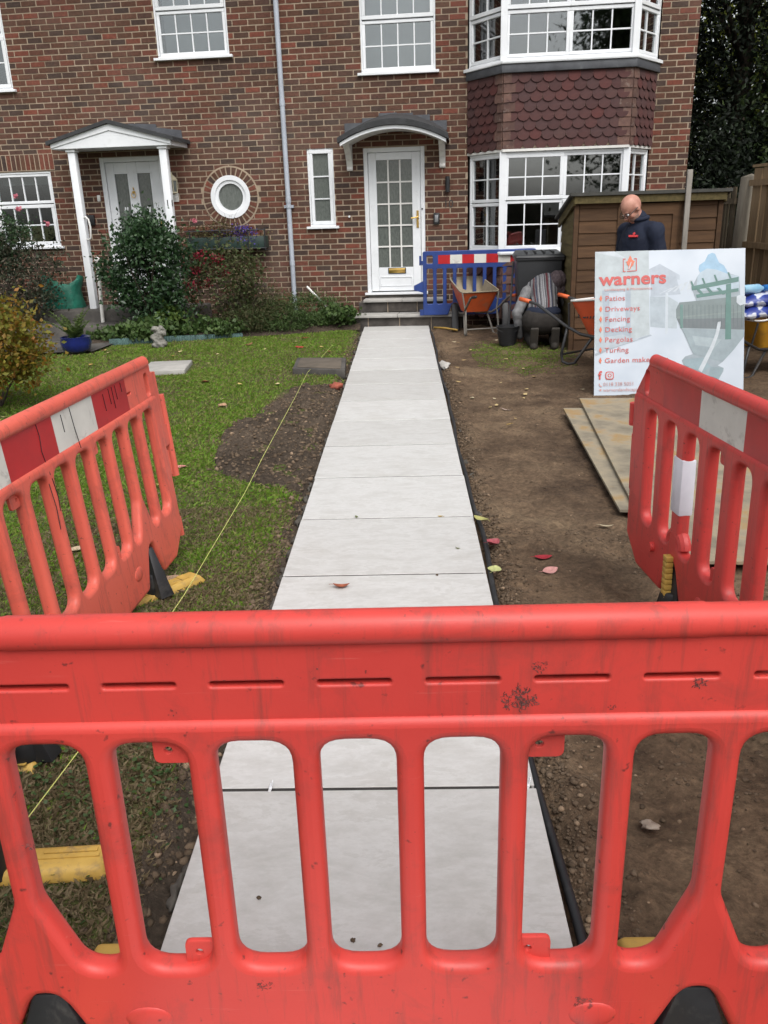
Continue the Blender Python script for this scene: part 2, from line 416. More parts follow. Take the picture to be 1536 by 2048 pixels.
M['lime_leaf'] = leaf_mat('lime_leaf', [(.10,.14,.02),(.17,.20,.03),(.24,.26,.05),(.08,.12,.02)], .5, .3, .45)
M['maple'] = leaf_mat('maple_leaf', [(.15,.155,.022),(.21,.185,.024),(.12,.135,.02),(.17,.165,.025),(.17,.125,.014),(.24,.160,.018),(.26,.105,.016),(.14,.125,.02),(.20,.14,.03),(.30,.13,.03)], .55, .3, .35)
M['rose_leaf'] = leaf_mat('rose_leaf', [(.022,.032,.018),(.036,.050,.026),(.050,.056,.032),(.070,.058,.040)], .55, .3, .2)
M['brown_leaf'] = leaf_mat('withered_leaf', [(.085,.058,.034),(.120,.080,.045),(.065,.075,.028),(.14,.095,.05),(.085,.105,.034)], .8, .2, .25)
M['herb'] = leaf_mat('herb_leaf', [(.035,.072,.018),(.055,.100,.026),(.085,.135,.038),(.075,.110,.045)], .55, .3, .25)
M['fern'] = leaf_mat('fern_leaf', [(.055,.10,.022),(.085,.14,.03),(.12,.17,.045),(.07,.11,.03)], .5, .3, .35)
M['mixed_leaf'] = leaf_mat('mixed_leaf', [(.045,.070,.022),(.075,.100,.032),(.095,.075,.040),(.055,.085,.028),(.12,.095,.05),(.07,.11,.035)], .6, .3, .3)
M['crimson'] = leaf_mat('crimson_petal', [(.16,.012,.022),(.24,.02,.035),(.10,.01,.018)], .6, .3, .3)
M['pink'] = leaf_mat('pink_petal', [(.62,.18,.24),(.75,.30,.36)], .6, .3, .4)
M['violet'] = leaf_mat('violet_petal', [(.05,.035,.20),(.09,.06,.32),(.16,.12,.42)], .6, .3, .3)
M['bark'] = mat('bark', (.075,.060,.046), (.035,.028,.022), 9, .95, .8, 40, .02, .15, stretch=(1,1,.3))
M['twig'] = mat('twig', (.10,.075,.058), (.055,.042,.034), 9, .9)

# ================================================================== ground
def fbm(x, y, s, o=4, seed=0.0):
    v = 0; a = 1; t = 0
    for i in range(o):
        v += a*mnoise.noise((x*s+seed, y*s-seed, seed*.37+i*7.1)); t += a; a *= .5; s *= 2.1
    return v/t
def sheet(name, xs, ys, hf, m, parent=None):
    nx, ny = len(xs), len(ys)
    v = np.array([(x, y, hf(x, y)) for y in ys for x in xs])
    f = np.array([(j*nx+i, j*nx+i+1, (j+1)*nx+i+1, (j+1)*nx+i) for j in range(ny-1) for i in range(nx-1)])
    me = np_mesh(name, v, f, 4); me.polygons.foreach_set('use_smooth', [True]*len(me.polygons))
    return link(name, me, parent, m)
def ruffle(me, fn):                             # push a surface in and out along its normals
    k = len(me.vertices); co = np.empty(k*3, np.float32); no = np.empty(k*3, np.float32)
    me.vertices.foreach_get('co', co); me.vertices.foreach_get('normal', no); co = co.reshape(-1,3); no = no.reshape(-1,3)
    d = np.array([fn(*c) for c in co.tolist()], np.float32).reshape(-1,1)
    me.vertices.foreach_set('co', np.ascontiguousarray(co+no*d).ravel()); me.update()
def inside(poly, x, y):
    c = False; k = len(poly); j = k-1
    for i in range(k):
        xi, yi = poly[i]; xj, yj = poly[j]
        if (yi > y) != (yj > y) and x < (xj-xi)*(y-yi)/(yj-yi)+xi: c = not c
        j = i
    return c

gnd_o = MB().add([(-400,-400,-.16),(400,-400,-.16),(400,600,-.16),(-400,600,-.16)], [(0,1,2,3)]).build('ground', M['thatch'])
tag(gnd_o, 'rough grassy ground reaching away on all sides', 'ground', kind='structure')
pv = MB().add([(-40,-9,-.03),(40,-9,-.03),(40,.42,-.03),(-40,.42,-.03)], [(0,1,2,3)]).build('pavement', M['asphalt'])
tag(pv, 'dark asphalt pavement in front of the garden', 'pavement', kind='structure')

PX0, PX1, PEND = -.595, .357, 12.49
BED = [(-4.75,11.2),(-4.23,11.36),(-3.54,11.60),(-2.4,11.88),(-1.5,12.14),(-.98,12.36)]    # front edge of the flower bed
SOILP = [tuple(ground(*p)[:2]) for p in ((600,765),(560,790),(500,830),(455,850),(437,880),(428,935),(480,952),(540,968),(622,975),(690,850),(702,770))]
def lawn_h(x, y):
    z = -.030 + .014*fbm(x, y, .9, 3, 3.3) + .006*fbm(x, y, 6, 2, 9.1)
    if x > -.72: z -= .055*min(1, (x+.72)/.07)
    return z
lawn = sheet('lawn', list(np.linspace(-8,-2.2,50))+list(np.linspace(-2.15,-.60,70)), list(np.linspace(.42,4.5,90))+list(np.linspace(4.55,12.7,110)), lawn_h, M['thatch'])
tag(lawn, 'short lawn left of the pale paved path', 'lawn', kind='structure')
def soil_h(x, y):
    z = -.055 + .03*fbm(x, y, .8, 3, 1.7) + .042*fbm(x, y, 4.2, 3, 5.5) + .026*fbm(x, y, 13, 4, 2.2) + .035*max(0,1-abs(x-.50)/.10)*(.5+fbm(x, y, 5, 3, 8.8))
    if x < .47: z -= .02*(1-(x-.36)/.11)
    return z
soil = sheet('bare_soil', list(np.linspace(.36,1.6,90))+list(np.linspace(1.63,5.2,90)), list(np.linspace(.42,5,150))+list(np.linspace(5.05,13.1,120)), soil_h, M['soil'])
tag(soil, 'bare trodden brown soil right of the paved path', 'soil', kind='structure')
def patch_h(x, y):
    d = 0 if inside(SOILP, x, y) else 1
    e = min(math.hypot(x-a, y-b) for a, b in SOILP)
    k = (-e if d else e)-.04+.18*fbm(x, y, 3.4, 6, 9.4)
    z = lawn_h(min(x,-.73), y) + max(-.03, min(.016, k*.22)) + (.085*fbm(x, y, 3.6, 4, 4.4)+.080*fbm(x, y, 10, 5, 8.2))*min(1,max(0,k*4+.3))
    if x > -.70: z -= .05*min(1,(x+.70)/.08)
    return z
pt = sheet('soil_patch', list(np.linspace(-1.75,-.605,110)), list(np.linspace(4.55,8.6,260)), patch_h, M['dark_soil'])
tag(pt, 'dug over patch of dark bare soil in the lawn beside the path', 'soil', kind='structure')

def edge_x(y): return .655+.05*fbm(0, y, 2.3, 4, 3.7)+(.045*max(0,min(1,(2.7-y)/.5)))
def edge_h(x, y):
    k = (x+edge_x(y)+.05)/.05
    return lawn_h(x, y)+max(-.02, min(.007, (k-.3)*.02))+.012*fbm(x, y, 22, 3, 1.1)*(1 if k > 0 else 0)
pe = sheet('path_edge_soil', list(np.linspace(-.84,-.60,22)), list(np.linspace(.45,12.2,420)), edge_h, M['dark_soil'])
tag(pe, 'ragged strip of dark soil between lawn and path', 'soil', kind='structure')

# flower bed in front of the left house
def bed_front(x):
    for (xa, ya), (xb, yb) in zip(BED, BED[1:]):
        if xa <= x <= xb: return ya+(yb-ya)*(x-xa)/(xb-xa)
    return BED[0][1] if x < BED[0][0] else BED[-1][1]
bx = []; 
nx_, ny_ = 60, 18
v = []; f = []
for i in range(nx_):
    x = -4.7 + i/(nx_-1)*4.05
    y0 = bed_front(x); y1 = 13.35 - (x+1.28)*.0875
    for j in range(ny_):
        t = j/(ny_-1); y = y0+(y1-y0)*t
        v.append((x, y, -.03 + .05*min(1,t*8) + .14*t + .03*fbm(x, y, 3, 3, 6.6)))
for i in range(nx_-1):
    for j in range(ny_-1): f.append((i*ny_+j,(i+1)*ny_+j,(i+1)*ny_+j+1,i*ny_+j+1))
bed = MB().add(v, f).build('flowerbed', M['dark_soil'], smooth=True)
tag(bed, 'planted flower bed along the left house wall', 'flower bed', kind='structure')

# the paved path: porcelain slabs on a mortar bed
path = MB().box(PX0+.012, PX1-.012, .47, PEND-.01, -.14, -.0030).build('path', mat('path_grout', (.045,.042,.038), (.025,.023,.021), 9, .95))
tag(path, 'straight path of large pale grey slabs leading to the front door', 'path', kind='structure')
joints = [.489+.7627*k for k in range(16)]; joints = [j for j in joints if j < PEND-.2]+[PEND]
for k, (a, b) in enumerate(zip(joints, joints[1:])):
    w = b-a-.0135
    me = MB().box(PX0, PX1, -w/2, w/2, -.021, 0).mesh('slab')
    bm = bmesh.new(); bm.from_mesh(me); bmesh.ops.bevel(bm, geom=bm.edges[:], offset=.0018, segments=1, affect='EDGES'); bm.to_mesh(me); bm.free()
    s = link('slab', me, path, M['slab']); s.location = (random.uniform(-.003,.003), (a+b)/2, random.uniform(-.0006,.0006)); s.rotation_euler = (0, random.uniform(-.0008,.0008), random.uniform(-.0015,.0015))
# black edging along the right side of the path
ed = MB(); pts = []
for i in range(80):
    y = .5+i*.152; pts.append((PX1+.022+.010*math.sin(y*1.9)+.006*math.sin(y*5.1)+(.03*max(0,2.6-y) if y < 2.6 else 0)*0, y, -.022+.010*math.sin(y*2.3)))
ed.tube(pts, .013, 7); e_ = ed.build('edging_pipe', M['black'], smooth=True)
tag(e_, 'thin black plastic edging strip along the right side of the path', 'edging')
# mortar haunching left of the path
hm = MB()
for i in range(60):
    y = .6+i*.2+random.uniform(-.08,.08)
    hm.ball((PX0-.016-random.uniform(0,.02), y, -.066), (random.uniform(.012,.028), random.uniform(.04,.12), random.uniform(.012,.022)), 8, 5)
    if i % 2: hm.ball((PX1+.055+random.uniform(0,.02), y, -.075), (random.uniform(.015,.03), random.uniform(.05,.12), random.uniform(.012,.024)), 8, 5)
me = remesh(hm, 'mortar_haunching', .012, 1)
for vv in me.vertices: vv.co += Vector((fbm(vv.co.x,vv.co.y,40,2,1),fbm(vv.co.x,vv.co.y,40,2,2),fbm(vv.co.x,vv.co.y,40,2,3)))*.022
h_ = link('mortar_haunching', me, None, M['mortar_lump']); tag(h_, 'rough grey mortar lumps along the edges of the path slabs', 'mortar', kind='stuff')

# ================================================================== houses
HO = Vector((-1.2796, 13.1494, 0)); HR = R(-5.0)
HM = Matrix.Translation(HO) @ Matrix.Rotation(HR, 4, 'Z')
def hw(x, y, z=0): return HM @ Vector((x, y, z))           # a point of the house front in the world
CH, BW, JT = .0776, .2265, .0165
ZREF = 4.305
WTOP = 5.35
class House:
    def __init__(s, name, label, x0, x1, z0):
        s.root = empty(name, tuple(HO), HR); tag(s.root, label, 'house'); s.x0, s.x1, s.z0 = x0, x1, z0; s.open = []; s.rounds = []
    def wall(s):
        # mortar backing with openings
        xs = sorted({s.x0, s.x1} | {a for o in s.open for a in o[:2]}); zs = sorted({s.z0, WTOP} | {a for o in s.open for a in o[2:4]})
        mb = MB()
        for a, b in zip(xs, xs[1:]):
            for c, d in zip(zs, zs[1:]):
                mx, mz = (a+b)/2, (c+d)/2
                if not any(o[0] < mx < o[1] and o[2] < mz < o[3] for o in s.open): mb.box(a, b, .0045, .13, c, d)
        w = mb.build('wall', M['mortar'], s.root)
        # bricks in stretcher bond, cut where they meet openings
        pieces = []
        k0 = int((ZREF-WTOP)/CH)-1; k1 = int((ZREF-s.z0)/CH)+1
        for k in range(k0, k1+1):
            zc = ZREF-k*CH; za, zb = zc-CH/2+JT/2+random.uniform(-.0012,.0012), zc+CH/2-JT/2+random.uniform(-.0012,.0012)
            if zb > WTOP+.01 or za < s.z0-.02: continue
            ph = (.0697 if k % 2 == 0 else -.046) + random.uniform(-.008,.008)
            n0 = int((s.x0-ph)/BW)-1; n1 = int((s.x1-ph)/BW)+1
            for n in range(n0, n1+1):
                a = ph+n*BW+JT/2+random.uniform(-.003,.003); b = ph+(n+1)*BW-JT/2+random.uniform(-.0015,.0015)
                segs = [(max(a,s.x0), min(b,s.x1))]
                for o in s.open:
                    if zc > o[2]-.02 and zc < o[3]+.02:
                        new = []
                        for p, q in segs:
                            if q <= o[0] or p >= o[1]: new.append((p,q)); continue
                            if p < o[0]: new.append((p, o[0]))
                            if q > o[1]: new.append((o[1], q))
                        segs = new
                for p, q in segs:
                    if q-p < .02: continue
                    if any(math.hypot(((p+q)/2-cx)*1.0, zc-cz) < rr for cx, cz, rr in s.rounds): continue
                    pieces.append((p, q, za, zb))
        cam_l = HM.inverted() @ Vector((0,0,EYE))
        full = [p for p in pieces if p[1]-p[0] > .2 and p[2] < 4.3 and -4.7 < p[0]]
        full.sort(key=lambda p: ((p[0]+p[1])/2-cam_l.x)**2+((p[2]+p[3])/2-cam_l.z)**2*.6)
        own = set(full[:300-len(s.extra)])
        me = MB().box(-.5,.5,0,.1,-.5,.5).mesh('brick'); me.materials.append(M['brick'])
        for p in full[:300-len(s.extra)]:
            o = bpy.data.objects.new('brick', me); COL.objects.link(o); o.parent = w
            o.location = ((p[0]+p[1])/2, random.uniform(-.003,.002), (p[2]+p[3])/2+random.uniform(-.001,.001)); o.scale = (p[1]-p[0], 1, p[3]-p[2])
            o.rotation_euler = (0, random.uniform(-.006,.006), random.uniform(-.006,.006))
        mb = MB()
        for p in pieces:
            if p in own: continue
            d = random.uniform(-.003,.002); mb.box(p[0], p[1], d, .1, p[2]+random.uniform(-.001,.001), p[3])
        st = mb.build('brickwork', M['brick'], w); st['kind'] = 'stuff'
        s.w = w; s.bme = me
        return w
    extra = []

# ---- windows
def sash(T, f, x0, x1, z0, z1, cols, rows, root, w=.045, y0=.02, glass='glass', bar=.017, out=None):
    """frame bars into f, panes and glazing bars as children of root"""
    d0, d1 = y0, y0+.06
    f.box(x0, x1, d0, d1, z0, z0+w); f.box(x0, x1, d0, d1, z1-w, z1)
    f.box(x0, x0+w, d0+.0015, d1, z0+w, z1-w); f.box(x1-w, x1, d0+.0015, d1, z0+w, z1-w)
    a, b, c, d = x0+w, x1-w, z0+w, z1-w
    for i in range(cols):
        for j in range(rows):
            p0 = a+(b-a)*i/cols; p1 = a+(b-a)*(i+1)/cols; q0 = c+(d-c)*j/rows; q1 = c+(d-c)*(j+1)/rows
            root_p.append((T, (p0+.001, p1-.001, y0+.030, y0+.034, q0+.001, q1-.001), 'pane', glass, root))
    for i in range(1, cols):
        x = a+(b-a)*i/cols; root_p.append((T, (x-bar/2, x+bar/2, y0+.012, y0+.040, c, d), 'glazing_bar', 'upvc', root))
    for j in range(1, rows):
        z = c+(d-c)*j/rows; root_p.append((T, (a, b, y0+.0135, y0+.0385, z-bar/2, z+bar/2), 'glazing_bar', 'upvc', root))
root_p = []
def flush_panes():
    for T, bxs, nm, mt, root in root_p: MB(T).box(*bxs).build(nm, M[mt], root)
    root_p.clear()
def border(f, x0, x1, z0, z1, w, y0, y1):
    f.box(x0, x1, y0, y1, z0, z0+w); f.box(x0, x1, y0, y1, z1-w, z1); f.box(x0, x0+w, y0+.001, y1, z0+w, z1-w); f.box(x1-w, x1, y0+.001, y1, z0+w, z1-w)
def window(house, x0, x1, z0, z1, sashes, sill=True, glass='glass', label=None, w=.045, T=None):
    f = MB(T); border(f, x0, x1, z0, z1, .028, .012, .095)
    fr = None; todo = []
    class H: pass
    mark = len(root_p)
    for (a, b, c, d, cols, rows, op) in sashes:
        sash(T, f, a, b, c, d, cols, rows, None, w=.05 if op else .04, y0=.006 if op else .022, glass=glass)
    fr = f.build('window', M['upvc'], house.root, bevel=.004, seg=1)
    if label: fr['label'] = label
    for i in range(mark, len(root_p)): root_p[i] = root_p[i][:4]+(fr,)
    flush_panes()
    if sill:
        s = MB(T); s.prism([(-.0,0),(0,0)], 0, 0) if False else None
        s.box(x0-.05, x1+.05, -.055, .05, z0-.032, z0+.004); s.build('sill', M['upvc'], fr, bevel=.004, seg=1)
    return fr

LH = House('terraced_house', 'brick house on the left with gabled white porch and round window', -6.2, -.402, -.1)
RH = House('terraced_house', 'brick house on the right with arched door canopy and bay windows', -.398, 5.315, -.1)
# openings (x0,x1,z0,z1) on the front
LH.open = [(-5.60,-4.445,3.45,5.2), (-2.187,-1.130,3.755,4.95), (-5.05,-4.07,1.235,2.325), (-3.28,-2.30,.40,2.482), (-1.585,-.995,1.585,2.165)]
LH.rounds = [(-1.292,1.872,.40)]
RH.open = [(-.100,.290,1.415,2.500), (.732,1.627,.42,2.470), (.748,1.797,3.435,4.75), (2.25,4.80,2.33,2.335) , (2.24,4.82,3.42,4.80), (2.25,4.78,.98,2.32)]
RH.open = [o for o in RH.open if o[3]-o[2] > .1]
LH.extra = [0]*14; RH.extra = []
LH.wall(); RH.wall()

# soldier course over the lower left window
for i in range(14):
    x = -5.05+.0375+i*.0757
    if i >= 14: break
    o = bpy.data.objects.new('brick', LH.bme); COL.objects.link(o); o.parent = LH.w
    o.location = (x, -.004, 2.455); o.scale = (.063, 1, .215); o.rotation_euler = (0, random.uniform(-.01,.01), 0)
# the mortar behind the soldier course covers the flat bricks there
MB().box(-5.09, -3.99, -.0035, .005, 2.338, 2.572).build('lintel_joint', M['mortar'], LH.w)
# round window: ring of bricks on edge, white frame, dark glass
cxr, czr = -1.292, 1.872
rg = MB(); n = 64; pts = []
for i in range(n):
    a, b = 2*math.pi*i/n, 2*math.pi*(i+1)/n
    q = [(cxr+math.cos(t)*r, y, czr+math.sin(t)*r) for y in (-.0035,.08) for t, r in ((a,.285),(a,.435),(b,.435),(b,.285))]
    rg.add(q, [(0,3,2,1),(4,5,6,7),(0,4,7,3),(1,2,6,5)])
rg.build('arch_joint', M['mortar'], LH.w)
bme2 = bpy.data.meshes.new('brick')
for i in range(30):
    t = 2*math.pi*(i+.5)/30
    m_ = MB()
    da = 2*math.pi/30*.5
    q = []
    for y in (-.012+random.uniform(-.002,.002), .05):
        for tt, r in ((t-da*.66,.302),(t-da*.74,.412),(t+da*.74,.412),(t+da*.66,.302)):
            q.append((cxr+math.cos(tt)*r, y, czr+math.sin(tt)*r))
    m_.add(q, [(0,1,2,3),(7,6,5,4),(0,4,5,1),(1,5,6,2),(2,6,7,3),(3,7,4,0)]).build('brick', M['brick'], LH.w)
def ring(mb, r0, r1, y0, y1, n=48):
    for i in range(n):
        a, b = 2*math.pi*i/n, 2*math.pi*(i+1)/n
        q = [(cxr+math.cos(t)*r, y, czr+math.sin(t)*r) for y in (y0,y1) for t, r in ((a,r0),(a,r1),(b,r1),(b,r0))]
        mb.add(q, [(0,3,2,1),(4,5,6,7),(0,4,7,3),(1,2,6,5)])
rw = MB(); ring(rw, .238, .303, -.018, .09); ring(rw, .188, .2385, .002, .09)
rw = rw.build('round_window', M['upvc'], LH.root, smooth=True, auto=30)
MB().prism([(cxr+.19*math.cos(2*math.pi*i/40), czr+.19*math.sin(2*math.pi*i/40)) for i in range(40)][::-1], .03, .034).build('pane', M['glass_frosted'], rw)
vb = MB()
for i in range(9):
    a = random.uniform(-.9,.9); vb.tube([(cxr-.01,.14,czr-.17),(cxr+a*.06,.13,czr-.06),(cxr+a*.13,.12,czr+random.uniform(-.03,.06))], .006, 5)
    vb.ball((cxr+a*.13,.12,czr-.05+random.uniform(-.04,.05)), .022, 6, 5)
vb.build('flower_vase', M['curtain'], rw)

# windows
window(LH, -5.60, -4.445, 3.45, 5.2, [(-5.57,-5.02,3.48,5.17,2,4,0),(-5.02,-4.475,3.48,4.15,2,2,1),(-5.02,-4.475,4.15,5.17,2,3,0)])
window(LH, -2.187, -1.130, 3.755, 4.95, [(-2.155,-1.162,3.783,4.345,4,2,0),(-2.155,-1.162,4.355,4.92,4,2,1)])
window(LH, -5.05, -4.07, 1.235, 2.325, [(-5.02,-4.10,1.262,1.855,4,2,1),(-5.02,-4.10,1.87,2.297,4,1,0)])
window(RH, -.100, .290, 1.415, 2.500, [(-.070,.262,1.443,2.472,1,3,1)], glass='glass_frosted')
window(RH, .748, 1.797, 3.435, 4.75, [(.776,1.769,3.463,4.085,4,2,0),(.776,1.769,4.098,4.722,4,2,1)])

# ---- front doors
def door_right():
    f = MB(); x0, x1, z0, z1 = .732, 1.627, .44, 2.470
    f.box(x0, x0+.062, .01, .11, z0, z1); f.box(x1-.062, x1, .01, .11, z0, z1); f.box(x0+.062, x1-.062, .0115, .11, z1-.062, z1); f.box(x0-.035, x1+.03, -.06, .11, .405, .439)
    fr = f.build('door_frame', M['upvc'], RH.root, bevel=.004, seg=1)
    d = MB(); a, b, c, e = x0+.066, x1-.066, .455, z1-.066
    d.box(a, a+.115, .03, .08, c, e); d.box(b-.125, b, .03, .08, c, e); d.box(a+.115, b-.125, .0315, .08, e-.10, e); d.box(a+.115, b-.125, .0315, .08, c, .80)
    dr = d.build('front_door', M['upvc'], RH.root, bevel=.004, seg=1); dr['label'] = 'white front door with fifteen small panes'
    p = MB(); border(p, a+.135, b-.145, .525, .665, .012, .022, .034); p.build('door_panel', M['upvc'], dr, bevel=.003, seg=1)
    ga, gb, gc, gd = a+.115, b-.125, .80, e-.10
    for i in range(3):
        for j in range(5):
            p0 = ga+(gb-ga)*i/3; p1 = ga+(gb-ga)*(i+1)/3; q0 = gc+(gd-gc)*j/5; q1 = gc+(gd-gc)*(j+1)/5
            MB().box(p0+.001, p1-.001, .052, .056, q0+.001, q1-.001).build('pane', M['glass_frosted'], dr)
    for i in (1,2): x = ga+(gb-ga)*i/3; MB().box(x-.011, x+.011, .034, .062, gc, gd).build('glazing_bar', M['upvc_old'], dr)
    for j in range(1,5): z = gc+(gd-gc)*j/5; MB().box(ga, gb, .036, .061, z-.011, z+.011).build('glazing_bar', M['upvc_old'], dr)
    MB().box(1.065, 1.315, .020, .032, .718, .785).build('letterbox', M['brass'], dr, bevel=.004)
    lb = MB(); border(lb, 1.055, 1.325, .708, .795, .012, .022, .030); lb.build('letterbox_frame', M['black'], dr)
    h = MB(); h.box(1.497, 1.530, .018, .031, 1.36, 1.60); h.tube([(1.513,.02,1.505),(1.513,-.03,1.505),(1.49,-.035,1.503),(1.42,-.03,1.497)], .011, 8); h.ball((1.513,-.02,1.505), .022, 8, 6)
    h.build('door_handle', M['brass'], dr, smooth=True, auto=40)
    MB().tube([(1.5835,.008,1.62),(1.5835,-.004,1.62)], .012, 10).build('door_viewer', M['black'], dr)
    return dr
door_right()
def door_left():
    f = MB(); x0, x1, z0, z1 = -3.28, -2.30, .42, 2.482
    f.box(x0, x0+.07, .01, .11, z0, z1); f.box(x1-.07, x1, .01, .11, z0, z1); f.box(x0+.07, x1-.07, .0115, .11, z1-.07, z1); f.box(x0-.03, x1+.03, -.06, .11, .385, .419)
    f.build('door_frame', M['upvc'], LH.root, bevel=.004, seg=1)
    d = MB(); a, b, c, e = x0+.074, x1-.074, .43, z1-.074
    g = [(-3.078,-2.872),(-2.722,-2.516)]
    xs = [a, g[0][0], g[0][1], g[1][0], g[1][1], b]
    for i in (0,2,4): d.box(xs[i], xs[i+1], .035, .085, c, e)
    for i in (1,3): d.box(xs[i], xs[i+1], .0365, .085, 2.25, e); d.box(xs[i], xs[i+1], .0365, .085, c, 1.35)
    dr = d.build('front_door', M['upvc'], LH.root, bevel=.004, seg=1); dr['label'] = 'white front door with two tall dark glass panels'
    for i in (1,3):
        MB().box(xs[i]+.001, xs[i+1]-.001, .055, .06, 1.351, 2.249).build('pane', M['glass_frosted'], dr)
        bd = MB(); border(bd, xs[i]-.022, xs[i+1]+.022, 1.328, 2.272, .024, .026, .04); bd.build('glass_beading', M['upvc'], dr, bevel=.004)
        b2 = MB(); border(b2, xs[i]-.022, xs[i+1]+.022, .60, 1.20, .02, .027, .04); b2.build('door_panel', M['upvc'], dr, bevel=.004)
        for q in (0,.035):
            MB().prism([(xs[i]+.08+q,1.70),(xs[i]+.10+q,1.69),(xs[i]+.115+q,1.77),(xs[i]+.095+q,1.78)], .050, .054).build('glass_motif', M['upvc'], dr)
    k = MB(); k.tube([(-2.797,.03,1.985),(-2.797,.0,1.985)], .02, 10); k.ball((-2.797,-.002,1.985), .022, 8, 6)
    pts = [(-2.797+.032*math.sin(t), -.006, 1.945-.042*math.cos(t)) for t in np.linspace(-2.6,2.6,14)]
    k.tube(pts, .006, 6); k.tube([(-2.797,.02,2.02),(-2.797,-.0,2.06)], [.012,.004], 6)
    k.build('door_knocker', M['brass'], dr, smooth=True)
    h = MB(); h.box(-2.435, -2.405, .02, .034, 1.33, 1.56); h.tube([(-2.42,.02,1.46),(-2.42,-.03,1.46),(-2.50,-.03,1.455)], .011, 8); h.build('door_handle', M['brass'], dr, smooth=True, auto=40)
door_left()

# ---- gabled porch of the left house
def porch():
    yF = -.70; xa, xb = -3.655, -1.885; zt = 2.565; ax, az = -2.765, 2.868
    f = MB(); f.prism([(xa,zt),(xb,zt),(xb,zt+.075),(ax,az),(xa,zt+.075)], yF, yF+.03)
    f.box(xa, xa+.03, yF+.03, .0, zt, zt+.07); f.box(xb-.03, xb, yF+.03, .0, zt, zt+.07); f.box(xa+.03, xb-.03, yF+.03, .0, zt+.01, zt+.03)
    pr = f.build('porch', M['upvc'], LH.root, bevel=.004, seg=1)
    t = MB()   # raised barge boards
    for sx, ex in ((xa,ax),(xb,ax)):
        d = (Vector((ex,az))-Vector((sx,zt+.075))).normalized(); nrm = Vector((-d.y,d.x)) if sx < ex else Vector((d.y,-d.x))
        p0 = Vector((sx,zt+.075)); p1 = Vector((ex,az)); q0 = p0-Vector((0,.062)); q1 = p1-Vector((0,.085))
        poly = [tuple(q0),tuple(q1),tuple(p1),tuple(p0)]
        if sx > ex: poly = poly[::-1]
        t.prism(poly, yF-.014, yF)
    t.build('barge_board', M['upvc'], pr, bevel=.003, seg=1)
    r = MB()
    for sx in (-1, 1):
        e0 = Vector((xa-.05 if sx < 0 else xb+.05, zt+.055)); a0 = Vector((ax, az+.005))
        poly = [tuple(e0), tuple(a0), (a0.x, a0.y+.05), (e0.x, e0.y+.05)]
        if sx > 0: poly = poly[::-1]
        r.prism(poly, yF-.05, .0)
    r.build('porch_roof', M['rooftile'], pr)
    # stepped flashing and roofing on the right slope
    fl = MB()
    fl.prism([(-2.79,2.80),(-2.30,2.74),(-2.325,2.905),(-2.75,2.93)], -.018, -.004); fl.prism([(-2.34,2.74),(-1.94,2.68),(-1.95,2.81),(-2.33,2.862)], -.021, -.004)
    fl.build('flashing', M['lead'], pr)
    for x in (-3.395, -2.04):
        p = MB(); p.box(x-.052, x+.052, yF+.05, yF+.155, .335, zt-.04); p.box(x-.072, x+.072, yF+.03, yF+.175, zt-.04, zt)
        ps = p.build('post', M['upvc'], pr, bevel=.006, seg=2)
    g = MB(); g.tube([(-3.335,yF+.06,1.64),(-3.30,yF+.03,1.65),(-3.265,yF+.03,1.62),(-3.25,yF+.03,1.50),(-3.265,yF+.03,1.36),(-3.30,yF+.03,1.33),(-3.335,yF+.06,1.34)], .014, 8)
    g.build('grab_rail', M['upvc_old'], pr, smooth=True)
    text_mesh('house_number', '11', .125, M['black'], pr, Matrix.Translation((-2.076, yF+.048, 1.76)) @ Matrix.Rotation(R(90), 4, 'X'), .01, spacing=1.1)
porch()
# small things fixed to the left house
k = MB(); k.box(-3.58,-3.46,-.05,-.005,1.53,1.68); k.build('key_safe', M['black'], LH.root, bevel=.01)
MB().box(-3.375,-3.325,-.03,-.005,1.87,1.96).build('door_bell', M['upvc_old'], LH.root, bevel=.008)
# carriage lantern
l = MB(); lx, lz = -2.135, 1.93
ln = MB().tube([(lx,-.005,lz-.04),(lx,-.10,lz-.06),(lx,-.13,lz-.02)], .012, 8).box(lx-.04,lx+.04,-.02,-.004,lz-.10,lz+.02).build('wall_lantern', M['upvc_old'], LH.root, smooth=True, auto=30)
l.lathe([(.03,0),(.075,.02),(.075,.035),(.02,.036)], 6, (lx,-.13,lz)); l.lathe([(.085,.19),(.09,.205),(.05,.25),(.02,.275),(.012,.31)], 6, (lx,-.13,lz))
for i in range(6):
    t = math.pi/3*i; l.tube([(lx+.07*math.cos(t),-.13+.07*math.sin(t),lz+.03),(lx+.08*math.cos(t),-.13+.08*math.sin(t),lz+.20)], .007, 5)
l.build('lantern_cage', mat('cream_metal', (.55,.50,.36), (.42,.38,.27), 9, .5), ln)
MB().lathe([(.064,.035),(.072,.19)], 6, (lx,-.13,lz)).build('lantern_glass', M['glass_frosted'], ln)

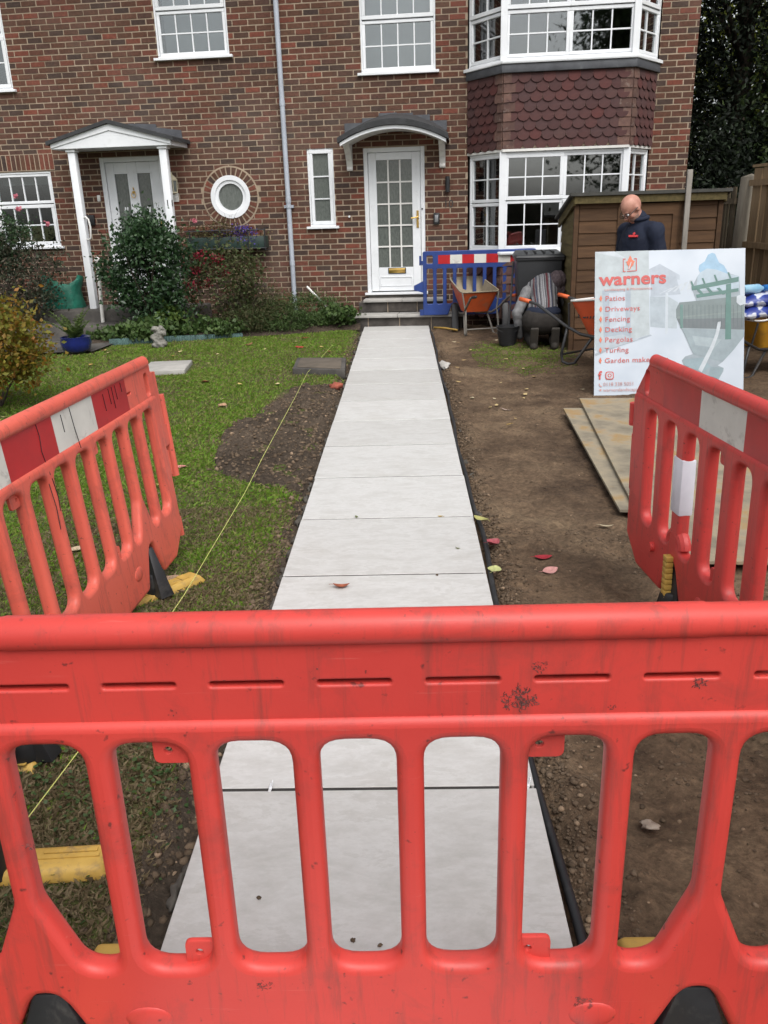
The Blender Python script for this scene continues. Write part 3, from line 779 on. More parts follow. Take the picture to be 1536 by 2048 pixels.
# ---- arched canopy over the right door
def canopy():
    yF = -.60; xc = 1.225; hw_ = .735; zs = 2.468; rise = .195; n = 22
    def arc(hw2, z0, rs): return [(xc+hw2*math.cos(math.pi*(1-i/n))*1.0, 0) for i in range(n+1)] and [(xc-hw2+2*hw2*i/n, z0+rs*(1-((2*i/n)-1)**2)) for i in range(n+1)]
    lo = arc(hw_, zs, rise); hi = arc(hw_, zs+.045, rise)
    f = MB(); f.prism(lo+hi[::-1], yF, yF+.025)
    cn = f.build('door_canopy', M['upvc'], RH.root, smooth=True, auto=30)
    u = MB(); u.prism(arc(hw_-.01, zs+.012, rise)+arc(hw_-.01, zs+.03, rise)[::-1], yF+.025, -.0); u.build('canopy_ceiling', M['upvc_old'], cn, smooth=True, auto=30)
    def arcpt(i, e, dz): 
        x, z = arc(hw_+e, zs+dz, rise+.03)[i]; return x, z
    r = MB(); a0 = arc(hw_+.03, zs+.04, rise+.01); a1 = arc(hw_+.03, zs+.105, rise+.02)
    a2 = arc(hw_-.02, zs+.20, rise+.045)
    vs_ = []; 
    for i in range(n+1): vs_ += [(a0[i][0], yF-.03, a0[i][1]), (a1[i][0], yF-.035, a1[i][1]), (a2[i][0], -.0, a2[i][1]), (a0[i][0], 0, a0[i][1])]
    fs_ = []
    for i in range(n):
        for j in range(3): fs_.append((i*4+j,(i+1)*4+j,(i+1)*4+j+1,i*4+j+1))
    fs_ += [(0,1,2,3),(n*4+3,n*4+2,n*4+1,n*4)]
    r.add(vs_, fs_); r.build('canopy_roof', M['rooftile'], cn, smooth=True, auto=40)
    fl = MB()
    for i, (x, z, w) in enumerate([(.48,2.73,.30),(.74,2.80,.27),(.98,2.845,.26),(1.21,2.845,.26),(1.44,2.80,.27),(1.68,2.73,.27)]):
        fl.box(x, x+w, -.020-.002*(i%2), -.002, z-.06, z+.075-.012*(i%2))
    fl.build('flashing', M['lead'], cn)
    for sx, x in ((1,.535),(-1,1.885)):
        b = MB(); w = .085
        prof = [(0,2.17),(-.03,2.17),(-.045,2.20),(-.035,2.23),(-.06,2.26),(-.075,2.31),(-.11,2.33),(-.14,2.38),(-.19,2.40),(-.24,2.45),(-.34,2.47),(-.36,2.52),(0,2.52)]
        k = len(prof)
        b.add([(x-w/2,y,z) for y,z in prof]+[(x+w/2,y,z) for y,z in prof], [tuple(range(k)),tuple(range(2*k-1,k-1,-1))]+[(i,k+i,k+(i+1)%k,(i+1)%k) for i in range(k)])
        b.build('bracket', M['upvc_old'], cn, bevel=.004, seg=1)
canopy()
# small things fixed to the right house
wl_ = MB(); wl_.box(1.935,1.985,-.012,-.004,1.85,2.04); wl_.tube([(1.96,-.045,1.84),(1.96,-.045,2.05)], .033, 12); wl_.build('wall_light', M['black'], RH.root, smooth=True, auto=40)
kp = MB().box(1.75,1.84,-.035,-.005,1.40,1.56).build('key_safe', M['black'], RH.root, bevel=.01)
MB().box(1.77,1.82,-.040,-.0352,1.43,1.53).build('key_safe_cover', mat('grey_metal', (.30,.31,.32), (.22,.22,.23), 9, .45, metal=.6), kp, bevel=.004)
text_mesh('house_number', '10', .15, mat('dark_iron', (.045,.04,.036)), RH.root, Matrix.Translation((1.895, -.007, 1.63)) @ Matrix.Rotation(R(90), 4, 'X'), .0)
MB().tube([(.498,-.008,1.545),(.498,-.03,1.545)], .016, 8).build('wall_hook', M['upvc'], RH.root)
# rainwater pipe between the houses
pp = MB().tube([(-.402,-.062,.20),(-.402,-.062,5.25)], .036, 14).build('rainwater_pipe', M['pipe'], RH.root, smooth=True, auto=40)
for z in (4.42, 3.10, 1.80, .90):
    MB().tube([(-.402,-.062,z-.035),(-.402,-.062,z+.035)], .041, 14).build('pipe_collar', M['pipe'], pp, smooth=True, auto=40)
c = MB(); c.box(-.47,-.334,-.06,-.004,1.69,1.73); c.tube([(-.402,-.062,1.69),(-.402,-.062,1.73)], .044, 14); c.build('pipe_bracket', M['pipe'], pp)

# ---- bay of the right house
BD = .60
def bay_T(a, b):                                 # frame with x along a->b in the house plan, y to the inside
    a, b = Vector(a), Vector(b); d = (b-a).normalized(); 
    ang = math.atan2(d.y, d.x)
    return Matrix.Translation((a.x, a.y, 0)) @ Matrix.Rotation(ang, 4, 'Z'), (b-a).length
def bay(name, wl0, c0, c1, wr0, z0, z1, side, front):
    TL, lL = bay_T((wl0,0),(c0,-BD)); TF, lF = bay_T((c0,-BD),(c1,-BD)); TR, lR = bay_T((c1,-BD),(wr0,0))
    f = MB(); 
    e = empty(name, parent=RH.root) if False else None
    mark = len(root_p); frames = MB()
    for T, ln_, sl in ((TL,lL,side),(TF,lF,front),(TR,lR,side)):
        frames.T = T; border(frames, .012, ln_-.012, z0, z1, .03, .012, .095)
        for (a, b, c, d, cols, rows, op) in sl: sash(T, frames, .03+a*(ln_-.06), .03+b*(ln_-.06), c, d, cols, rows, None, w=.05 if op else .042, y0=.006 if op else .022)
    frames.T = None
    for x in (c0, c1): frames.box(x-.045, x+.045, -BD-.004, -BD+.07, z0-.002, z1+.002)
    fr = frames.build(name, M['upvc'], RH.root, bevel=.004, seg=1)
    for i in range(mark, len(root_p)): root_p[i] = root_p[i][:4]+(fr,)
    flush_panes()
    s = MB(); k = .07
    s.slab([(wl0-.06,0),(c0-.02,-BD-k),(c1+.02,-BD-k),(wr0+.06,0)], z0-.045, z0-.003); s.build('sill', M['upvc'], fr, bevel=.004, seg=1)
    h = MB(); h.slab([(wl0-.02,0),(c0-.01,-BD-.03),(c1+.01,-BD-.03),(wr0+.02,0)], z1+.003, z1+.035); h.build('head_trim', M['upvc_old'], fr)
    return fr
up = bay('bay_window', 2.24, 2.72, 4.41, 4.82, 3.42, 4.80, [(0,1,3.455,4.00,2,2,0),(0,1,4.01,4.77,2,2,1)], [(0,.5,3.455,4.00,3,2,0),(.5,1,3.455,4.00,3,2,0),(0,.5,4.01,4.77,3,2,1),(.5,1,4.01,4.77,3,2,1)])
lo = bay('bay_window', 2.26, 2.735, 4.385, 4.78, 1.02, 2.31, [(0,1,1.05,1.665,2,2,0),(0,1,1.675,2.285,2,2,0)], [(0,.5,1.05,1.69,3,2,0),(.5,1,1.05,1.69,3,2,1),(0,.5,1.695,2.285,3,2,1),(.5,1,1.695,2.285,3,2,0)])
# curtains inside the bays
def curtain(parent, pts, z0, z1, pinch):
    mb = MB(); n = 26; vs_ = []; fs_ = []
    (xa, ya), (xb, yb) = pts
    for j in range(9):
        t = j/8; z = z1+(z0-z1)*t; sh = 1-pinch*math.sin(math.pi*min(1,t*1.15))**2
        for i in range(n):
            s_ = i/(n-1)*sh; wv = .025*math.sin(i*1.9)
            vs_.append((xa+(xb-xa)*s_, ya+(yb-ya)*s_+wv, z))
    for j in range(8):
        for i in range(n-1): fs_.append((j*n+i, j*n+i+1, (j+1)*n+i+1, (j+1)*n+i))
    mb.add(vs_, fs_).build('curtain', M['curtain'], parent, smooth=True)
curtain(up, ((2.42,.10),(2.78,-.30)), 3.46, 4.75, .75); curtain(up, ((4.70,.05),(4.40,-.32)), 3.46, 4.75, .45)
curtain(lo, ((2.40,.14),(2.70,-.20)), 1.08, 2.28, .55); curtain(lo, ((4.68,.10),(4.44,-.25)), 1.08, 2.28, .35)
# blinds right behind the flat upper windows
for hs, a, b, z0_, z1_ in ((LH,-2.15,-1.17,3.78,4.92),(RH,.78,1.765,3.465,4.72),(LH,-5.02,-4.10,2.15,2.30)):
    MB().box(a, b, .30, .305, z0_, z1_).build('blind', M['blind'], hs.root)
# tile hanging
def scale_tile_mesh(w, h):
    pts = [(-w/2,h*.62),(-w/2,0)]+[(-w/2*math.cos(math.pi*i/8), -w*.40*math.sin(math.pi*i/8)) for i in range(1,8)]+[(w/2,0),(w/2,h*.62)]
    k = len(pts); vs_ = []; fs_ = []
    for x, z in pts: vs_.append((x, -.014 if z < h*.3 else -.004, z))
    for x, z in pts: vs_.append((x, .0, z))
    fs_ = [tuple(range(k))]+[(i,k+i,k+(i+1)%k,(i+1)%k) for i in range(k)]
    return MB().add(vs_, fs_).mesh('tile')
def tile_skirt(name, wl0, c0, c1, wr0, z0, z1, rows, bd=BD, cols=(4,9,4)):
    TL, lL = bay_T((wl0,0),(c0,-bd)); TF, lF = bay_T((c0,-bd),(c1,-bd)); TR, lR = bay_T((c1,-bd),(wr0,0))
    b = MB().slab([(wl0,.0),(c0,-bd),(c1,-bd),(wr0,.0)], z0, z1); back = b.build(name, M['mortar'], RH.root)
    rp = (z1-z0)/rows
    for (T, ln_, nc) in ((TL,lL,cols[0]),(TF,lF,cols[1]),(TR,lR,cols[2])):
        corner0 = .0 if T is TL else .13; corner1 = .0 if T is TR else .13
        a, e = corner0*.85, ln_-corner1*.85; cw = (e-a)/nc
        me = scale_tile_mesh(cw*.985, rp*1.6); me.materials.append(M['scale_tile'])
        for j in range(rows):
            for i in range(nc+(1 if j % 2 else 0)):
                x = a+cw*(i+.5-(.5 if j % 2 else 0)); sc = 1.0
                if x-cw*.5 < -.001: x = cw*.25; sc = .5
                elif x+cw*.5 > ln_+.001: x = ln_-cw*.25; sc = .5
                o = bpy.data.objects.new('tile', me); COL.objects.link(o); o.parent = back
                z = z0+j*rp+rp*.42
                o.matrix_local = T @ Matrix.Translation((x+random.uniform(-.002,.002), -.004-(.0015*(i%2)), z+random.uniform(-.003,.003))) @ Matrix.Rotation(R(-5.5+random.uniform(-.8,.8)),4,'X') @ Matrix.Rotation(R(random.uniform(-1,1)),4,'Y') @ Matrix.Scale(sc,4,(1,0,0))
    for (T, x) in ((TL,lL),(TF,0),(TF,lF),(TR,0)):
        s_ = -1 if (x > 0) else 1
        for j in range(rows):
            w = .155 if (j % 2) == (0 if T is TF else 1) else .105
            m_ = MB(); z = z0+j*rp
            m_.add([(x,-.024,z-.012),(x+s_*w,-.024,z-.012+.006),(x+s_*w,-.010,z+rp*1.25),(x,-.010,z+rp*1.25),(x,0,z-.012),(x+s_*w,0,z-.006),(x+s_*w,0,z+rp*1.25),(x,0,z+rp*1.25)],
                   [(0,1,2,3),(7,6,5,4),(0,4,5,1),(1,5,6,2),(2,6,7,3),(3,7,4,0)])
            o = m_.build('corner_tile', M['corner_tile'], back); o.matrix_local = T
    return back
tile_skirt('tile_hanging', 2.25, 2.727, 4.40, 4.80, 2.352, 3.275, 8)
MB().slab([(2.215,0),(2.70,-BD-.05),(4.43,-BD-.05),(4.85,0)], 3.27, 3.372).build('lead_apron', M['lead'], RH.root, bevel=.006)
tile_skirt('tile_hanging', 2.28, 2.75, 4.375, 4.76, .10, .955, 7, cols=(3,8,3))
MB().slab([(2.3,.1),(2.76,-BD+.02),(4.36,-BD+.02),(4.75,.1)], 4.80, 4.83).build('bay_roof', M['lead'], RH.root)

# rooms behind the windows, side walls and roof
def shell(h, xa, xb):
    for z0_, z1_ in ((.40,2.75),(2.95,5.25)):
        m_ = MB(); x0, x1, y0, y1 = xa+.1, xb-.1, .131, 3.6
        v_ = [(x0,y0,z0_),(x1,y0,z0_),(x1,y1,z0_),(x0,y1,z0_),(x0,y0,z1_),(x1,y0,z1_),(x1,y1,z1_),(x0,y1,z1_)]
        m_.add(v_, [(0,1,2,3),(7,6,5,4),(1,5,6,2),(2,6,7,3),(3,7,4,0)]); m_.build('room', M['room'], h.root)
    m_ = MB(); m_.box(xa, xb, 7.8, 7.9, -.1, WTOP)
    if h is RH: m_.box(xb-.12, xb-.004, .131, 7.8, -.1, WTOP)
    else: m_.box(xa+.004, xa+.12, .131, 7.8, -.1, WTOP)
    m_.build('outer_wall', M['side_brick'], h.root)
    r = MB(); e = .35
    r.add([(xa,-e,WTOP),(xb,-e,WTOP),(xb,4,WTOP+2.6),(xa,4,WTOP+2.6),(xa,8+e,WTOP),(xb,8+e,WTOP)], [(0,1,2,3),(3,2,5,4),(0,3,4),(1,5,2)])
    rf = r.build('roof', M['rooftile'], h.root)
    MB().box(xa, xb, -.36, 0.0, WTOP-.02, WTOP+.0).build('soffit', M['upvc'], rf)
    MB().tube([(xa,-.42,WTOP-.02),(xb,-.42,WTOP-.02)], .055, 10).build('gutter', M['pipe'], rf)
M['side_brick'] = mat('side_brick', (.10,.055,.045), (.06,.04,.036), 14, .9)
shell(LH, -6.2, -.402); shell(RH, -.398, 5.315)

# ---- doorstep of the right house
def steps():
    root = empty('doorstep', tuple(HO), HR); tag(root, 'two dark block steps with pale treads below the right front door', 'steps')
    def stage(x0, x1, y0, z0, z1, nb):
        for i in range(nb):
            a = x0+(x1-x0)*i/nb; b = x0+(x1-x0)*(i+1)/nb
            MB().box(a+.006, b-.006, y0, -.0 if z0 > .1 else .0, z0, z1).build('block', M['step_block'], root, bevel=.008, seg=1)
        MB().box(x0+.01, x1-.01, y0+.012, -.004, z0, z1-.002).build('joint', M['mortar'], root)
    stage(.62, 1.95, -.27, .17, .318, 3); stage(.33, 2.2, -.565, -.10, .125, 4)
    for a, b in ((.70,1.28),(1.285,1.93)): MB().box(a, b, -.31, -.005, .320, .358).build('tread', M['grey_paving'], root, bevel=.006, seg=2)
    for a, b in ((.235,1.235),(1.24,2.25)): MB().box(a, b, -.615, -.272, .127, .168).build('tread', M['grey_paving'], root, bevel=.008, seg=2)
    MB().box(.75, 1.62, -.03, .02, .36, .404).build('riser', M['dark_concrete'], root)
steps()
# ---- concrete platform in front of the left house
pl = empty('porch_platform', tuple(HO), HR); tag(pl, 'dark weathered concrete platform under the white porch', 'platform')
MB().box(-6.2,-1.75,-.86,.006,-.1,.333).build('upper_slab', M['dark_concrete'], pl, bevel=.02)
MB().box(-6.2,-2.65,-1.42,-.865,-.1,.17).build('lower_slab', M['dark_concrete'], pl, bevel=.02)
pa = MB().add([(-8,10.6,.002),(-4.05,10.75,.002),(-4.0,11.5,.002),(-4.6,12.4,.002),(-8,12.6,.002)], [(0,1,2,3,4)]).build('side_path', M['dark_concrete']); tag(pa, 'worn concrete path leading to the porch', 'path', kind='structure')

# ================================================================== barriers
def barrier_mat(name, c1, c2):
    m, N, L, B = new_mat(name); tc = N.new('ShaderNodeTexCoord'); P = tc.outputs['Object']
    n1 = node_noise(N, L, 1.6, 4, .6, P); c = node_ramp(N, L, n1.outputs['Fac'], [(.3,c2),(.7,c1)]).outputs['Color']
    # rubbed in grime: soft smudges, sharp spots and long scuffs
    n2 = node_noise(N, L, 4.5, 9, .72, P, .5); g = node_ramp(N, L, n2.outputs['Fac'], [(.52,(0,0,0)),(.70,(.42,.42,.42)),(.78,(.75,.75,.75))])
    c = node_mix(N, L, g.outputs['Color'], c, (.13,.045,.038))
    n3 = node_noise(N, L, 55, 3, .5, P); g3 = node_ramp(N, L, n3.outputs['Fac'], [(.675,(0,0,0)),(.75,(.7,.7,.7))])
    c = node_mix(N, L, g3.outputs['Color'], c, (.03,.022,.02))
    mp = N.new('ShaderNodeMapping'); mp.inputs['Scale'].default_value = (3,30,75); mp.inputs['Rotation'].default_value = (0,R(8),0); L.new(P, mp.inputs['Vector'])
    n4 = node_noise(N, L, 1.4, 5, .6, mp.outputs[0]); g4 = node_ramp(N, L, n4.outputs['Fac'], [(.66,(0,0,0)),(.75,(.35,.35,.35))])
    c = node_mix(N, L, g4.outputs['Color'], c, (.62,.20,.17))
    mp2 = N.new('ShaderNodeMapping'); mp2.inputs['Scale'].default_value = (26,20,2.2); L.new(P, mp2.inputs['Vector'])
    n5 = node_noise(N, L, 1.2, 6, .7, mp2.outputs[0], .3); g5 = node_ramp(N, L, n5.outputs['Fac'], [(.53,(0,0,0)),(.74,(.62,.62,.62))])
    c = node_mix(N, L, g5.outputs['Color'], c, (.14,.05,.04))
    n7 = node_noise(N, L, 7.5, 12, .82, P, .8); g7 = node_ramp(N, L, n7.outputs['Fac'], [(.635,(0,0,0)),(.70,(.65,.65,.65))]); c = node_mix(N, L, g7.outputs['Color'], c, (.075,.038,.032))
    L.new(c, B.inputs['Base Color']); B.inputs['Roughness'].default_value = .46; B.inputs['Specular IOR Level'].default_value = .45
    n6 = node_noise(N, L, 120, 4, .6, P); add_bump(N, L, B, n6.outputs['Fac'], .10, .003)
    B.inputs['Subsurface Weight'].default_value = .0
    return m
M['red'] = barrier_mat('red_plastic', (.615,.058,.044), (.51,.044,.036))
M['faded_red'] = barrier_mat('faded_red_plastic', (.70,.135,.090), (.60,.10,.068))
M['deep_red'] = barrier_mat('deep_red_plastic', (.60,.060,.052), (.50,.045,.040))
M['blue'] = mat('blue_plastic', (.018,.050,.22), (.012,.035,.16), 4, .45, dirt=(.15,.15,.14), dscale=5, damount=.4)
M['strip_red'] = mat('reflective_red', (.48,.014,.018), (.34,.010,.014), 5, .35, dirt=(.10,.02,.02), dscale=6, damount=.6)
M['strip_white'] = mat('reflective_white', (.66,.65,.60), (.54,.53,.49), 5, .4, dirt=(.14,.12,.10), dscale=12, damount=.75)
M['yellow'] = mat('yellow_plastic', (.56,.36,.080), (.42,.26,.055), 9, .6, dirt=(.17,.13,.085), dscale=14, damount=.95)
M['scuff'] = mat('scuff', (.15,.05,.042), (.06,.025,.022), 60, .8)
SCUFFS = [(-.268,.890,.028,90),(-.297,.948,.012,24),(-.556,.914,.012,36),(-.418,.872,.007,12),(.195,.285,.016,24),(-.40,.235,.020,30),(.579,.618,.010,22),(.06,.955,.006,4),(.30,.875,.008,4),(-.02,.945,.006,3)]
PITCH = .175
def barrier_mesh(style, z0=.085, z1=1.048, hole_top=.818, slot0=.325):
    """x along, z up (0 = ground)"""
    if style == 'A': hl, pitch, hwid, arch, ks = 1.03, .175, .0645, .6125, [k*.175 for k in range(-5,6)]
    else: hl, pitch, hwid, arch, ks = 1.235, .2, .057, .705, [-1.005+.2*k for k in range(11)]
    arches = (-arch, arch)
    out = [(-hl,z0+.11),(-hl+.14,z0)]
    for ax in arches:
        out += [(ax-.16,z0),(ax-.105,z0),(ax-.038,.235),(ax-.018,.262),(ax+.018,.262),(ax+.038,.235),(ax+.105,z0),(ax+.16,z0)]
    out += [(hl-.14,z0),(hl,z0+.11),(hl,hole_top+.045),(-hl,hole_top+.045)]
    outer = rounded(out, .03, 4)
    holes = []
    for i, x in enumerate(ks):
        k = i-5; a, b = x-hwid, x+hwid
        if style == 'A' and k in (-4, 3):      # slot left of an arch: cut away at the lower right
            pts = [(a,slot0),(b-.062,slot0),(b,slot0+.155),(b,hole_top),(a,hole_top)]; rr = [.035,.06,.08,.045,.045]
        elif style == 'A' and k in (-3, 4):
            pts = [(a+.062,slot0),(b,slot0),(b,hole_top),(a,hole_top),(a,slot0+.155)]; rr = [.06,.035,.045,.045,.08]
        else:
            pts = [(a,slot0),(b,slot0),(b,hole_top),(a,hole_top)]; rr = [.05,.05,.045,.045]
        holes.append(rounded(pts, rr, 6)[::-1])
    lat = plate_mesh('lattice', outer, holes, .025, .0185, 4)
    # upper band, recessed, with slits, ledge and rounded top rail
    slits = []
    if style == 'A':
        for k in range(-4,5):
            x = k*pitch; slits.append(rounded([(x-.060,.922),(x+.060,.922),(x+.060,.932),(x-.060,.932)], .005, 3)[::-1])
    e = .165 if style == 'B' else .03; ze = .86 if style == 'B' else z1-.03
    ov = lambda x: rounded([(x-.024,.865),(x+.024,.865),(x+.024,.975),(x-.024,.975)], .023, 5)[::-1]
    band = plate_mesh('band', rounded([(-hl,hole_top+.018),(hl,hole_top+.018),(hl,ze),(hl-e,z1-.012),(-hl+e,z1-.012),(-hl,ze)], .012, 3), slits+[ov(-hl+.125 if style == 'B' else -hl+.07), ov(hl-.125 if style == 'B' else hl-.07)], .0145, .004, 2)
    rail = MB(); n = 14
    prof = [(.027*math.cos(t), z1-.030+.030*math.sin(t)) for t in np.linspace(-.45, math.pi+.45, n)]
    prof = [(.016, z1-.050)]+prof+[(-.016, z1-.050)]
    k = len(prof); xs = [-hl+e-.006, -hl+e, -hl+e+.05, -.56, -.555, .555, .56, hl-e-.05, hl-e, hl-e+.006]; sc_ = [.7,1,1,1,1.05,1.05,1,1,1,.7]
    vs_ = []; fs_ = []
    for x, s_ in zip(xs, sc_):
        for y, z in prof: vs_.append((x, y*s_, (z-(z1-.03))*s_+z1-.03))
    for i in range(len(xs)-1):
        for j in range(k): fs_.append((i*k+j,i*k+(j+1)%k,(i+1)*k+(j+1)%k,(i+1)*k+j))
    fs_ += [tuple(range(k)), tuple((len(xs)-1)*k+j for j in range(k-1,-1,-1))]
    rail.add(vs_, fs_)
    parts = [lat, band, rail.mesh('r')]
    def lug(x, z, up):
        pts = rounded([(x-.034,z-.026),(x+.034,z-.026),(x+.034,z+.026),(x-.034,z+.026)], [.014,.014,0,0] if not up else [0,0,.014,.014], 4)
        parts.append(plate_mesh('lug', pts, [[(x+.008+.007*math.cos(t), z+.007*math.sin(t)) for t in np.linspace(0,2*math.pi,11)[:-1]][::-1]], .005, .0015, 1))
    for x, z, up in ((ks[3]+hwid-.026,hole_top-.022,0),(ks[7]-hwid+.026,hole_top-.022,0),(ks[3]+hwid-.020,slot0+.024,1),(ks[7]-hwid+.020,slot0+.024,1)): lug(x, z, up)
    hk = MB()
    hk.tube([(hl+.10,0,.43),(hl+.10,0,.84)], .020, 10); hk.box(hl-.02,hl+.10,-.011,.011,.60,.70); hk.box(hl-.02,hl+.06,-.012,.012,.70,.96); hk.tube([(hl+.02,0,.14),(hl+.02,0,.235)], .016, 8); hk.tube([(hl+.02,0,.46),(hl+.02,0,.58)], .018, 8)
    hk.tube([(-hl-.028,0,.70),(-hl-.028,0,.80)], .028, 14); hk.box(-hl-.02,-hl+.01,-.012,.012,.71,.79); hk.tube([(-hl-.018,0,.40),(-hl-.018,0,.66)], .016, 8); hk.box(-hl-.012,-hl+.01,-.009,.009,.52,.545)
    dm = MB()
    for x in (-.42, .42):
        for y in (-.024,.024): dm.ball((x,y,.205),(.046,.007,.030),18,8)
    if style == 'B':
        for ax in arches:
            dm.tube([(ax-.062*math.cos(t), 0, .335+.055*math.sin(t)) for t in np.linspace(0.05,math.pi-.05,12)], .026, 10)
            for sg in (-1,1): dm.tube([(ax-.20,sg*.02,.25),(ax-.20,sg*.042,.25)], .022, 12)
    return join_meshes('panel', parts+[hk.mesh('h'), dm.mesh('d')])
foot_cache = {}
def barrier_foot(parent, x, ry, yellow_up=False, half=.33, turn=0.0):
    T = Matrix.Translation((x,0,0)) @ Matrix.Rotation(turn,4,'Z')
    f = MB(T); w = .055
    f.add([(-w,-half,0),(w,-half,0),(w,half,0),(-w,half,0),(-w*.8,-half+.03,.045),(w*.8,-half+.03,.045),(w*.8,half-.03,.045),(-w*.8,half-.03,.045)],
          [(0,3,2,1),(4,5,6,7),(0,1,5,4),(1,2,6,5),(2,3,7,6),(3,0,4,7)])
    ft = f.build('foot', M['yellow'], parent, bevel=.012, seg=2)
    for y in (-.6,-.32,.32,.6): MB(T).box(-.03,.03,y*half-.02,y*half+.02,.0452,.0485).build('foot_tread', M['yellow'], ft)
    u = MB(T)
    u.add([(-.105,-.034,.03),(.105,-.034,.03),(.105,.034,.03),(-.105,.034,.03),(-.03,-.014,.255),(.03,-.014,.255),(.03,.014,.255),(-.03,.014,.255)],
          [(0,3,2,1),(4,5,6,7),(0,1,5,4),(1,2,6,5),(2,3,7,6),(3,0,4,7)])
    u.lathe([(.062,.04),(.056,.11),(.05,.135)], 16)
    u.build('foot_upright', M['black'], ft, bevel=.006, seg=2)
    if yellow_up:
        for i in range(8): MB(T).box(-.020,.020,-.052,-.022,.095+i*.025,.117+i*.025).build('foot_grip', M['yellow'], ft, bevel=.003)
    return ft
def strip(parent, segs, y, x0_, w, z0=.838, z1=.998):
    for i, c in enumerate(segs):
        x0 = x0_+i*w; x1 = x0+w
        if c == ' ': continue
        q = MB(); k = 6; vs_ = []; fs_ = []
        for j in range(k):
            t = j/(k-1); z = z0+(z1-z0)*t; yy = y
            vs_ += [(x0,yy,z),(x1,yy,z)]
        for j in range(k-1): fs_.append((2*j,2*j+1,2*j+3,2*j+2))
        q.add(vs_, fs_).build('reflective_strip', M['strip_red' if c == 'r' else 'strip_white'], parent)
        if y < 0: pass
panA = barrier_mesh('A'); panB = barrier_mesh('B')
panA2 = panA.copy()
def barrier(name, me, loc, rz, m, label, strips, lean=0.0, yup=False, fy=.33, turns=(0,0), arch=.6125):
    r = empty(name, loc, rz); r.rotation_euler = (lean, 0, rz); tag(r, label, 'barrier', 'red plastic barriers round the path end')
    link('panel', me, r, m)
    strip(r, strips[0], -.0150-.0008, strips[1], strips[2])
    for ax, tn in zip((-arch, arch), turns): barrier_foot(r, ax, 0, yup, .075 if tn > 1.2 else fy, tn)
    return r
GZ = -.045
fb = barrier('safety_barrier', panA, (-.0925,1.175,GZ), R(180)+R(.5), M['red'], 'red plastic barrier standing across the near end of the path', ('rwrw',-.67,.345))
lb_ = barrier('safety_barrier', panA2, (-1.195,2.815,GZ), R(86.6), M['faded_red'], 'faded red barrier with striped band on the lawn left of the path', ('wrwr',-.67,.345), lean=R(-4.4), fy=.24, turns=(R(88),R(50)))
rb_ = barrier('safety_barrier', panB, (1.158,2.43,GZ), R(-85), M['deep_red'], 'red barrier with a white taped bar on the soil right of the path', ('rwrwr',-.92,.345), lean=R(1.0), yup=True, fy=.2, arch=.705)
# white tape wrapped round one bar of the right barrier
MB().box(-.705-.045,-.705+.045,-.029,.029,.475,.705).build('white_tape', mat('white_tape', (.72,.72,.78), (.60,.60,.66), 6, .5), rb_, bevel=.008)
# cracks and scratches in the striped band of the left barrier
ck = MB()
for pts in ([(-.094,.995),(-.088,.95),(-.098,.90),(-.090,.86),(-.096,.815)],[(.165,.995),(.172,.92),(.168,.838)],[(.09,.985),(.092,.92)],[(.66,.99),(.662,.95)],[(.60,.99),(.603,.93)],[(.565,.99),(.568,.90)],[(.53,.99),(.534,.925)],[(.47,.98),(.474,.91)],[(-.09,.80),(-.080,.73),(-.088,.68)],[(-.12,.79),(-.110,.70),(-.118,.62)]):
    MB().tube([(x,-.0168 if z > .85 else -.0262,z) for x,z in pts], .0016, 5).build('crack', M['black'], lb_)
# dark scuffs on the near barrier
for cx_, cz_, rad_, n_ in SCUFFS:
    sc_ = MB(); yf = .0150 if cz_ > .86 else .0253
    for i in range(n_):
        a_ = random.uniform(0,6.28); q = rad_*random.random()**.7; x_, z_ = cx_+q*math.cos(a_), cz_+q*.8*math.sin(a_); d_ = random.uniform(0,6.28); pts = []
        for k_ in range(5):
            pts.append((x_,yf,z_)); d_ += random.uniform(-.9,.9); st_ = random.uniform(.04,.14)*rad_; x_ += st_*math.cos(d_); z_ += st_*math.sin(d_)
        sc_.tube(pts, [random.uniform(.0002,.0009) for _ in range(5)], 4)
    o = sc_.build('scuff', M['scuff'], fb); o['kind'] = 'stuff'
# a loose foot behind the near barrier on the left
lf = empty('barrier_foot', tuple(ground(45,1745,-.03)), R(4)); tag(lf, 'loose yellow barrier foot with black socket on the turf behind the near barrier', 'barrier foot')
q = MB(); q.add([(-.22,-.055,0),(.24,-.055,0),(.24,.055,0),(-.22,.055,0),(-.20,-.045,.045),(.22,-.045,.045),(.22,.045,.045),(-.20,.045,.045)], [(0,3,2,1),(4,5,6,7),(0,1,5,4),(1,2,6,5),(2,3,7,6),(3,0,4,7)])
q.build('foot', M['yellow'], lf, bevel=.014)
q = MB(); q.box(.0,.21,-.008,.006,.0455,.049); q.box(.06,.2,.012,.024,.0455,.049); q.build('foot_tread', M['yellow'], lf)
MB().lathe([(.075,.0),(.068,.10),(.058,.16),(.05,.24)], 18, (-.085,0,.02)).build('foot_upright', M['black'], lf, smooth=True, auto=40)
# string line
sl = MB(); P_ = [(ground(0,1712,.03)), ground(60,1630,.028), ground(155,1505,.025), ground(368,1190,.03), ground(490,985,.03), ground(525,915,.055), ground(560,850,.075), ground(590,795,.06), ground(615,745,.03), ground(665,690,.01)]
sl.tube(P_, .0016, 5); s_ = sl.build('string_line', mat('string', (.62,.66,.20), (.50,.52,.15), 40, .8)); tag(s_, 'thin yellow green string line stretched over the lawn', 'string')

